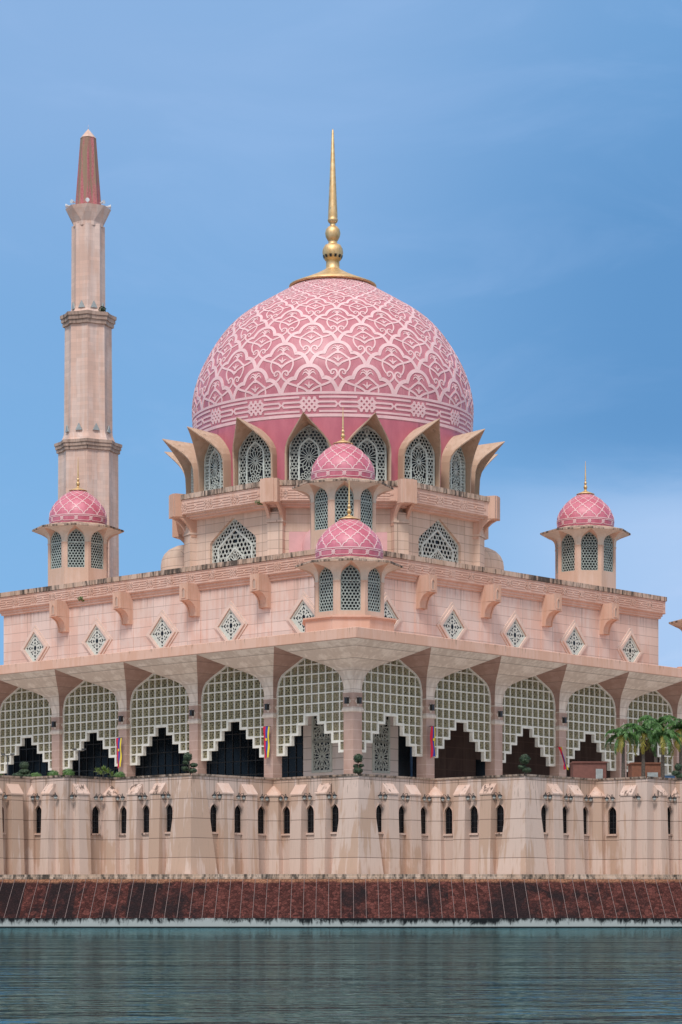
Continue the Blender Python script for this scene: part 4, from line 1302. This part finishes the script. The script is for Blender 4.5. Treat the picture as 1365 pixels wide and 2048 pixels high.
for x0, x1 in ((37.2, 39.6), (58.2, 60.4)): bw_.plate([(x0, FZ), (x1, FZ), (x1, 17.6), (x0, 17.6)], Rf(LO), .04, 1, .24)
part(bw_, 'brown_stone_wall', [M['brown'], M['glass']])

# ================================================================== things on and around the building
# box lamps on the column faces
def lamp_mesh():
    m = MB()
    m.box(-.17, .17, .02, .34, -.27, .27); m.box(-.20, .20, .0, .38, .22, .30); m.box(-.2, .2, .0, .38, -.31, -.25)
    return m.mesh('box_lamp', [M['black']])
lmm = lamp_mesh()
nth = ['first', 'second', 'third', 'fourth', 'fifth']
def box_lamp(u, v, face, label):
    o = put('box_lamp', lmm)
    ou, ov = (u - .71, v) if face == 'L' else (u, v - .71)
    o.location = wpt(ou, ov, 21.42)
    n = (-1, 0) if face == 'L' else (0, -1)
    wn = (n[0] * SA - n[1] * CA, n[0] * CA + n[1] * SA)
    o.rotation_euler = (0, 0, atan2(-wn[0], wn[1]))
    tag(o, label, 'wall lamp', 'box lamps on the veranda columns')
box_lamp(5.5, 5.5, 'L', 'black box lamp on the left face of the corner column')
box_lamp(5.5, 5.5, 'R', 'black box lamp on the right face of the corner column')
box_lamp(5.5, 49.5, 'L', 'black box lamp on the fourth column left of the corner column')
for k in range(1, 4):
    box_lamp(5.5, 5.5 + 11 * k, 'L', 'black box lamp on the %s column left of the corner column' % nth[k - 1])
    box_lamp(5.5 + 11 * k, 5.5, 'R', 'black box lamp on the %s column right of the corner column' % nth[k - 1])

# banners hanging in front of the columns
def banner(u, v, face, label, ztop, h, w, furled=False):
    n = (-1, 0) if face == 'L' else (0, -1)
    wn = (n[0] * SA - n[1] * CA, n[0] * CA + n[1] * SA)
    t = empty('banner', wpt(u, v, ztop), atan2(-wn[0], wn[1]))
    tag(t, label, 'banner', 'tricolour banners on the veranda columns')
    pm = MB(); pm.tube([(-w * .55, .0, .02), (w * .55, .0, .02)], .03, 6); pm.tube([(0, 0, .02), (0, -.75, .02)], .025, 6)
    pm.build('banner_rod', M['black'], t)
    # local +x runs to the viewer's left when the face looks at the camera
    cols_ = [('red', M['red'], .5, .09), ('blue', M['blue'], .09, -.27), ('yellow', M['yellow'], -.27, -.5)]
    cl = MB(); NR = 14
    for ci, (nm, mt, a, b) in enumerate(cols_):
        rings = []
        for i in range(NR + 1):
            q = i / NR
            z = -h * q
            if not furled:
                sway = lambda x: .10 * sin(3.2 * q + x * 5) * q + .05 * sin(9 * q + 3 * x)
                tail = lambda x: -h * q - (.32 * abs(x) / .5 * (1 if x > 0 else .6) if i == NR else 0)
                wd = w * (1 - .12 * q)
                rings.append([(x * wd + .04 * sin(5 * q), .05 + sway(x), tail(x)) for x in (lerp(a, b, j / 3) for j in range(4))])
            else:
                wd = w * (.55 - .25 * sin(q * pi) + (.25 if q > .85 else 0))
                rings.append([(x * wd - 1.15 * q - .2 * sin(q * 5) * .3, .08 + .10 * sin(x * 9 + q * 6), -h * q - (.25 * abs(x) if i == NR else 0)) for x in (lerp(a, b, j / 3) for j in range(4))])
        cl.loft(rings, ci, True, False, False, closed=False)
    if not furled:
        em = [(.11 * cos(2 * pi * j / 12), -h * .44 + .15 * sin(2 * pi * j / 12)) for j in range(12)]
        cl.add([(x, .05 + .10 * sin(3.2 * .44) * .44 + .05 * sin(9 * .44) + .05, z) for x, z in em], [list(range(12))], 2)
    cl.build('banner_cloth', [M['red'], M['blue'], M['yellow']], t)
UL = 4.35
banner(UL, onu(UL, 239), 'L', 'red, blue and yellow banner hanging left on the column behind the spiky shrub', zy(UL, onu(UL, 239), 1476), 2.95, .78)
banner(UL, onu(UL, 534), 'L', 'red, blue and yellow banner on the first column left of the corner column', zy(UL, onu(UL, 534), 1453), 3.0, .82)
banner(onv(UL, 866), UL, 'R', 'red, blue and yellow banner on the first column right of the corner column', zy(onv(UL, 866), UL, 1453), 3.0, .78)
banner(onv(UL, 1119), UL, 'R', 'wind-twisted furled banner on the third column right of the corner column', zy(onv(UL, 1119), UL, 1494), 2.3, .8, True)

# ------------------------------------------------------------------ plants
def leaves(mb, c, r, n, size, mat=0, shell=.55, up=0.0, rnd=random):
    for _ in range(n):
        while True:
            d = Vector((rnd.uniform(-1, 1), rnd.uniform(-1, 1), rnd.uniform(-1, 1)))
            if .05 < d.length <= 1: break
        d.normalize()
        rad = shell + (1 - shell) * rnd.random() ** .6
        p = Vector((c[0] + d.x * r[0] * rad, c[1] + d.y * r[1] * rad, c[2] + d.z * r[2] * rad))
        nrm = (d + Vector((rnd.uniform(-.7, .7), rnd.uniform(-.7, .7), rnd.uniform(-.4, .7) + up))).normalized()
        q = nrm.to_track_quat('Z', 'Y')
        s = size * rnd.uniform(.6, 1.35); a = rnd.uniform(0, 2 * pi)
        ex = q @ Vector((cos(a), sin(a), 0)); ey = q @ Vector((-sin(a), cos(a), 0))
        mb.add([tuple(p - ex * s), tuple(p + ey * s * .45 - nrm * s * .1), tuple(p + ex * s), tuple(p - ey * s * .45 - nrm * s * .1)], [(0, 1, 2, 3)], mat)
def blob(mb, c, r, n, size, mat=0):
    """dense core so a clipped clump is opaque, leaves outside"""
    rings = []
    for i in range(1, 8):
        ph = -pi / 2 + pi * i / 8
        rings.append([(c[0] + r[0] * .78 * cos(ph) * cos(2 * pi * j / 12) * random.uniform(.9, 1.08), c[1] + r[1] * .78 * cos(ph) * sin(2 * pi * j / 12) * random.uniform(.9, 1.08), c[2] + r[2] * .78 * sin(ph)) for j in range(12)])
    mb.loft(rings, mat, False)
    leaves(mb, c, r, n, size, mat)
def at_px(x, Z): return ((x - 682.5) / F_PX * Z, Z)
def zpx(y, Z): return (HORIZ - y) / F_PX * Z + HC
FLOORZ = FZ + HC
def topiary(x, Z, clumps, label, trunk=.09):
    wx, wy = at_px(x, Z)
    t = empty('topiary_tree', (wx, wy, FLOORZ)); tag(t, label, 'topiary', 'cloud-pruned topiary trees along the terrace edge')
    cr = MB(); tk = MB()
    top = max(zpx(c[1], Z) for c in clumps) - FLOORZ
    tk.tube([(0, 0, 0), (.06, .02, top * .35), (-.05, 0, top * .7), (0, 0, top)], [trunk, trunk * .9, trunk * .7, trunk * .4], 8)
    for cx, cy, rw, rh in clumps:
        c = ((cx - x) / F_PX * Z, random.uniform(-.1, .1), zpx(cy, Z) - FLOORZ)
        k = Z / F_PX
        blob(cr, c, (rw * k, rw * k, rh * k), int(240 + rw * rh * 2.2), .085)
        tk.tube([(0, 0, max(.1, c[2] - .3)), (c[0] * .6, c[1] * .6, c[2] - .1), c], [.05, .04, .03], 6)
    cr.build('crown', M['leaf_dark'], t); tk.build('trunk', M['trunk'], t)
topiary(717, 214.5, [(717, 1517, 10.5, 10), (712, 1532, 5.5, 4), (723, 1531, 5.5, 3.5), (716, 1541, 11, 7)], 'dark topiary tree standing before the corner column')
topiary(380, 214.5, [(376, 1514, 9.5, 9.5), (372, 1525, 7, 4.5), (388, 1530, 8, 4.5), (370, 1537, 8, 5), (386, 1541, 9, 5)], 'lopsided topiary tree on the terrace, left of the banner pair')
topiary(1050, 215.5, [(1050, 1519, 11.5, 11), (1044, 1534, 8, 5), (1054, 1540, 10, 6)], 'round-headed green topiary tree right of the corner column')
topiary(48, 221, [(49, 1531, 10, 9), (50, 1543, 12, 6), (38, 1551, 14, 7), (56, 1553, 12, 6)], 'three-tiered topiary tree by the left edge of the terrace')
topiary(1358, 221, [(1357, 1534, 8, 8), (1352, 1546, 9, 6), (1362, 1553, 10, 6)], 'topiary tree right of the palms, cut by the photo edge')
def bush(x, y, rw, rh, Z, label, mt='leaf_mid'):
    wx, wy = at_px(x, Z); k = Z / F_PX
    t = empty('round_bush', (wx, wy, FLOORZ)); tag(t, label, 'bush', 'clipped round bushes along the terrace edge')
    m = MB(); blob(m, (0, 0, zpx(y, Z) - FLOORZ), (rw * k, rw * k, rh * k), 620, .07)
    m.build('foliage', M[mt], t)
    s = MB(); s.tube([(0, 0, 0), (0, 0, zpx(y, Z) - FLOORZ)], .06, 6); s.build('stem', M['trunk'], t)
bush(72, 1553, 13, 9, 221, 'clipped bush right beside the three-tiered topiary')
bush(107, 1550, 13, 10, 220, 'bright clipped bush left of the second column from the left edge')
bush(137, 1547, 13, 11, 220, 'bright clipped bush, right one of the close pair below the left screens')
bush(240, 1551, 12, 9, 221, 'clipped bush below the leftmost banner')
bush(2, 1556, 8, 9, 223, 'clipped bush cut by the left photo edge')
# spiky variegated shrub
wx, wy = at_px(207, 219.5)
t = empty('spiky_shrub', (wx, wy, FLOORZ)); tag(t, 'pale yellow-green spiky shrub beside the leftmost banner', 'shrub')
m = MB(); zc = zpx(1550, 219.5) - FLOORZ
for cx, cy, cz in ((-.55, 0, .25), (0, .1, .42), (.4, -.1, .15), (.8, 0, -.1), (-.2, -.2, .05), (.15, .2, .3)):
    for _ in range(46):
        a = random.uniform(0, 2 * pi); e = random.uniform(-.1, 1.3); L = random.uniform(.35, .6)
        dx, dy, dz = cos(a) * cos(e), sin(a) * cos(e), sin(e)
        b0 = (cx, cy, zc + cz); mid = (cx + dx * L * .6, cy + dy * L * .6, zc + cz + dz * L * .6 + .03); tip = (cx + dx * L, cy + dy * L, zc + cz + dz * L - .04)
        px, py = -sin(a) * .035, cos(a) * .035
        m.add([b0, (mid[0] + px, mid[1] + py, mid[2]), tip, (mid[0] - px, mid[1] - py, mid[2])], [(0, 1, 2, 3)])
m.build('foliage', M['leaf_pale'], t)
s = MB(); s.tube([(0, 0, 0), (0, 0, zc)], .07, 6); s.build('stem', M['trunk'], t)

# palms on the right of the terrace
def palm(x, Z, ycrown, label, seed, nf=15, size=1.0):
    rnd = random.Random(seed)
    wx, wy = at_px(x, Z); H = zpx(ycrown, Z) - FLOORZ
    t = empty('palm_tree', (wx, wy, FLOORZ)); tag(t, label, 'palm', 'feathery palms behind the terrace parapet')
    tk = MB()
    pr_ = [(.20, 0), (.17, H * .3), (.15, H * .6), (.13, H * .78)]
    rr = [(r * (1 + .06 * (i % 2)), z) for i, (r, z) in enumerate([(interp(q / 24, [0, 1], [.2, .13]), H * .8 * q / 24) for q in range(25)])]
    tk.lathe(rr, 10); tk.build('trunk', M['trunk'], t)
    sh = MB(); sh.lathe([(.13, H * .78), (.16, H * .82), (.13, H * .92), (.06, H)], 10); sh.build('crown_shaft', M['palm'], t)
    cr = MB(); od = MB()
    for f in range(nf):
        a = f * 2.4 + rnd.uniform(-.25, .25); el = rnd.uniform(.15, 1.25) if f < nf * .72 else rnd.uniform(-.45, .1)
        L = rnd.uniform(2.1, 2.9) * size; droop = rnd.uniform(1.9, 2.7)
        tgt = cr if f < nf * .78 else od
        N = 13; pts = []; p = Vector((0, 0, H - .05)); e = el
        for i in range(N + 1):
            pts.append(p.copy()); p = p + Vector((cos(a) * cos(e), sin(a) * cos(e), sin(e))) * (L / N); e -= droop / N
        tgt.tube([tuple(q) for q in pts], [.03 * (1 - .8 * i / N) + .004 for i in range(N + 1)], 4)
        for i in range(1, N + 1):
            for ss in (0, .5):
                q0 = pts[i - 1].lerp(pts[i], ss); d_ = (pts[i] - pts[i - 1]).normalized()
                side = Vector((-sin(a), cos(a), 0))
                ll = .50 * size * sin(pi * min(1, (i + ss) / (N + 1.5)) ** .75 * .92 + .12) * rnd.uniform(.8, 1.15)
                for s_ in (-1, 1):
                    dv = (side * s_ * .8 + d_ * .62 + Vector((0, 0, rnd.uniform(-.9, .1)))).normalized()
                    mid = q0 + dv * ll * .55; tip = q0 + dv * ll + Vector((0, 0, -ll * .38)); wv = d_ * .055
                    tgt.add([tuple(q0 - wv * .6), tuple(q0 + wv * .6), tuple(mid + wv), tuple(tip), tuple(mid - wv)], [(0, 1, 2, 3, 4)])
    cr.build('fronds', M['palm'], t)
    if od.v: od.build('drooping_fronds', M['palm_old'], t)
palm(1247, 224, 1469, 'left palm of the terrace row, shortest crown', 1, 16, .95)
palm(1287, 225, 1462, 'second palm from the left in the terrace row', 2, 17, 1.0)
palm(1312, 234, 1447, 'tall dense palm standing behind the row, between second and third trunks', 3, 20, 1.0)
palm(1326, 225, 1470, 'third palm from the left in the terrace row', 4, 18, 1.05)
palm(1362, 227, 1455, 'rightmost palm, cut by the photo edge', 5, 17, 1.0)

# tufts of weeds rooted on ledges
def weed(u, v, z, r, label, pz=None):
    t = empty('weed_tuft', wpt(u, v, z)); tag(t, label, 'weed', 'weeds growing on the building')
    m = MB(); leaves(m, (0, 0, r * .5), (r, r * .6, r * .6), 120, .13, 0, .2); m.build('foliage', M['leaf_mid'], t)
weed(LO - .5, onu(LO - .5, 165), 36.75, .55, 'small green weed tuft under the left cornice')
a_ = radians(180); weed(CU - 18.6, onu(CU - 18.6, 521), 47.0, .6, 'green weed tuft under the upper tier parapet, left of the front turret')

# slim lamp posts on the terrace at the left
def post(x, Z, y, label):
    wx, wy = at_px(x, Z); H = zpx(y, Z) - FLOORZ
    t = empty('lamp_post', (wx, wy, FLOORZ)); tag(t, label, 'lamp post', 'slim dark lamp posts in front of the left screens')
    p = MB(); p.tube([(0, 0, 0), (0, 0, H)], [.07, .05], 8); p.build('pole', M['mullion'], t)
    h_ = MB(); h_.tube([(-.55, 0, H - .03), (.55, 0, H - .03)], .03, 6)
    for s_ in (-.45, .45): h_.box(s_ - .2, s_ + .2, -.12, .12, H + .02, H + .14)
    h_.build('lamp_head', M['mullion'], t)
post(159, 231, 1500, 'slim dark twin-head lamp post before the second dark opening from the left')
post(16, 233, 1510, 'slim dark twin-head lamp post by the left photo edge')
wx, wy = at_px(823, 264)
p = MB(); p.lathe([(.14, 0), (.14, 7.6), (.2, 7.65), (.2, 7.9)], 14)
o = p.build('blue_pole', M['bluepole'], None, (wx, wy, FLOORZ)); tag(o, 'plain blue pole in the dark opening right of the corner column', 'pole')

# low red-brown kiosks on the right of the veranda
def kiosk(x0, x1, ytop, Z, label, wins, mt='redtile'):
    a, b = at_px(x0, Z)[0], at_px(x1, Z)[0]; H = zpx(ytop, Z) - FLOORZ
    t = empty('kiosk', ((a + b) / 2, Z, FLOORZ)); tag(t, label, 'kiosk', 'red-brown kiosks under the right screens')
    w_ = (b - a) / 2
    k_ = MB(); k_.box(-w_, w_, 0, 3, 0, H - .12); k_.build('wall', M[mt], t)
    r_ = MB(); r_.box(-w_ - .12, w_ + .12, -.15, 3.1, H - .12, H); r_.build('roof', M[mt], t)
    for xa, xb, ya, yb in wins:
        g_ = MB(); X0_, X1_ = at_px(xa, Z)[0] - (a + b) / 2, at_px(xb, Z)[0] - (a + b) / 2; z0, z1 = zpx(yb, Z) - FLOORZ, zpx(ya, Z) - FLOORZ
        g_.box(X0_, X1_, -.12, -.02, z0, z1)
        for q in range(1, 5): g_.box(lerp(X0_, X1_, q / 5) - .03, lerp(X0_, X1_, q / 5) + .03, -.16, -.12, z0, z1)
        g_.build('shutter', M['steel'], t)
kiosk(1147, 1213, 1523, 236, 'dark red kiosk under the third screen right of the corner column', [(1192, 1206, 1538, 1562)])
kiosk(1264, 1322, 1525, 231, 'orange-brown kiosk behind the palm trunks', [(1295, 1316, 1545, 1562)], 'orangetile')
t = empty('glass_booth', (at_px(1338, 231)[0], 231, FLOORZ)); tag(t, 'small pale glass booth between the third and rightmost palms', 'booth')
k_ = MB(); k_.box(-.6, .6, 0, 1, 0, 1.0); k_.build('base', M['cream'], t)
g_ = MB(); g_.box(-.58, .58, .02, .98, 1.0, 2.0); g_.build('glass_case', M['bluepole'], t)
r_ = MB(); r_.box(-.65, .65, -.05, 1.05, 2.0, 2.1); r_.build('roof', M['steel'], t)

# ------------------------------------------------------------------ minaret
MZ = 345.0; MK = MZ / F_PX
mx = (177.0 - 682.5) * MK
mi = empty('minaret', (mx, MZ, 4.2)); tag(mi, 'tall slim pink minaret with stepped cornices and a red pointed spire, left of the dome', 'minaret')
zz = lambda y: (HORIZ - y) * MK + HC - 4.2
def star(R, z, k=.87, ph=radians(4), n=16, dx=0.0): return [(dx + (R if j % 2 == 0 else R * k) * cos(ph - pi / 2 + j * 2 * pi / n), (R if j % 2 == 0 else R * k) * sin(ph - pi / 2 + j * 2 * pi / n), z) for j in range(n)]
m = MB()
m.loft([star(4.5, 0), star(4.18, zz(906))], 0, False, False, True)
m.loft([star(3.95, zz(892)), star(3.42, zz(872)), star(3.38, zz(866)), star(3.26, zz(655))], 0, False, False, True)
m.loft([star(3.0, zz(638)), star(2.45, zz(624)), star(2.38, zz(618)), star(2.32, zz(454))], 0, False, False, True)
m.build('shaft', [M['minaret']], mi)
for y0, y1, r0, r1 in ((908, 886, 4.2, 4.75), (656, 630, 3.3, 3.95)):
    m = MB(); a_, b_ = zz(y0), zz(y1); h_ = b_ - a_
    m.loft([star(r0, a_), star(lerp(r0, r1, .45), a_ + .02), star(lerp(r0, r1, .45), a_ + h_ * .3), star(lerp(r0, r1, .75), a_ + h_ * .32), star(lerp(r0, r1, .75), a_ + h_ * .6), star(r1, a_ + h_ * .62), star(r1, a_ + h_ * .88), star(r0 * .9, b_)], 0, False, True, True)
    m.build('cornice', [M['cornice']], mi)
# triangular vents above each cornice
for yb, R in ((868, 3.38), (622, 2.4)):
    m = MB()
    for k in range(8):
        a = radians(4 + 22.5) - pi / 2 + k * pi / 4
        T = lambda x, z, dd: ((R * .94 + dd) * cos(a) - x * sin(a), (R * .94 + dd) * sin(a) + x * cos(a), z)
        m.plate([(-.5, zz(yb)), (.5, zz(yb)), (0, zz(yb - 14))], T, .2, 0, .05)
    m.build('vent', [M['steel']], mi)
# crown of folded triangles
m = MB()
lo_, hi_ = zz(456), zz(419)
n = 8
bot = [(2.25 * cos(radians(4) - pi / 2 + (j + .5) * 2 * pi / n), 2.25 * sin(radians(4) - pi / 2 + (j + .5) * 2 * pi / n), lo_ + .5) for j in range(n)]
top = [(3.2 * cos(radians(4) - pi / 2 + j * 2 * pi / n), 3.2 * sin(radians(4) - pi / 2 + j * 2 * pi / n), hi_) for j in range(n)]
for j in range(n):
    m.add([bot[j - 1], bot[j], top[j]], [(0, 1, 2)]); m.add([top[j], bot[j], top[(j + 1) % n]], [(0, 1, 2)])
m.add(top + [(0, 0, hi_ + .1)], [(j, (j + 1) % n, n) for j in range(n)])
m.loft([[(p[0] * .98, p[1] * .98, lo_ - .1) for p in bot], bot], 0, False, True, False)
m.build('crown', [M['minaret']], mi)
m = MB(); m.loft([star(1.86, zz(420), .86), star(1.10, zz(277), .86)], 0, False, False, True); m.build('spire', [M['spire']], mi)
m = MB(); m.loft([star(1.14, zz(277), .9), star(.02, zz(258), .9)], 0, False, True, True); m.tube([(0, 0, zz(258)), (0, 0, zz(250))], .02, 5); m.build('spire_cap', [M['minaret']], mi)
for k in range(8):
    m = MB()
    a = radians(4) - pi / 2 + k * pi / 4
    r0 = 2.75
    c0 = Vector((r0 * cos(a), r0 * sin(a), hi_ + .45)); d_ = Vector((cos(a), sin(a), 0))
    m.tube([tuple(c0 - d_ * .35), tuple(c0), tuple(c0 + d_ * .35), tuple(c0 + d_ * .42)], [.08, .11, .27, .29], 10); m.tube([(c0.x, c0.y, hi_ - .1), tuple(c0)], .04, 5)
    m.build('loudspeaker_horn', [M['horn']], mi)
t = empty('weed_tuft', (mx + 31.5 * MK, MZ - 2.2, zz(632) + 4.2)); tag(t, 'dark shrub sprouting on the upper minaret cornice', 'weed', 'weeds growing on the building')
m = MB(); leaves(m, (0, 0, .35), (.55, .45, .55), 160, .16, 0, .2); m.build('foliage', M['leaf_dark'], t)
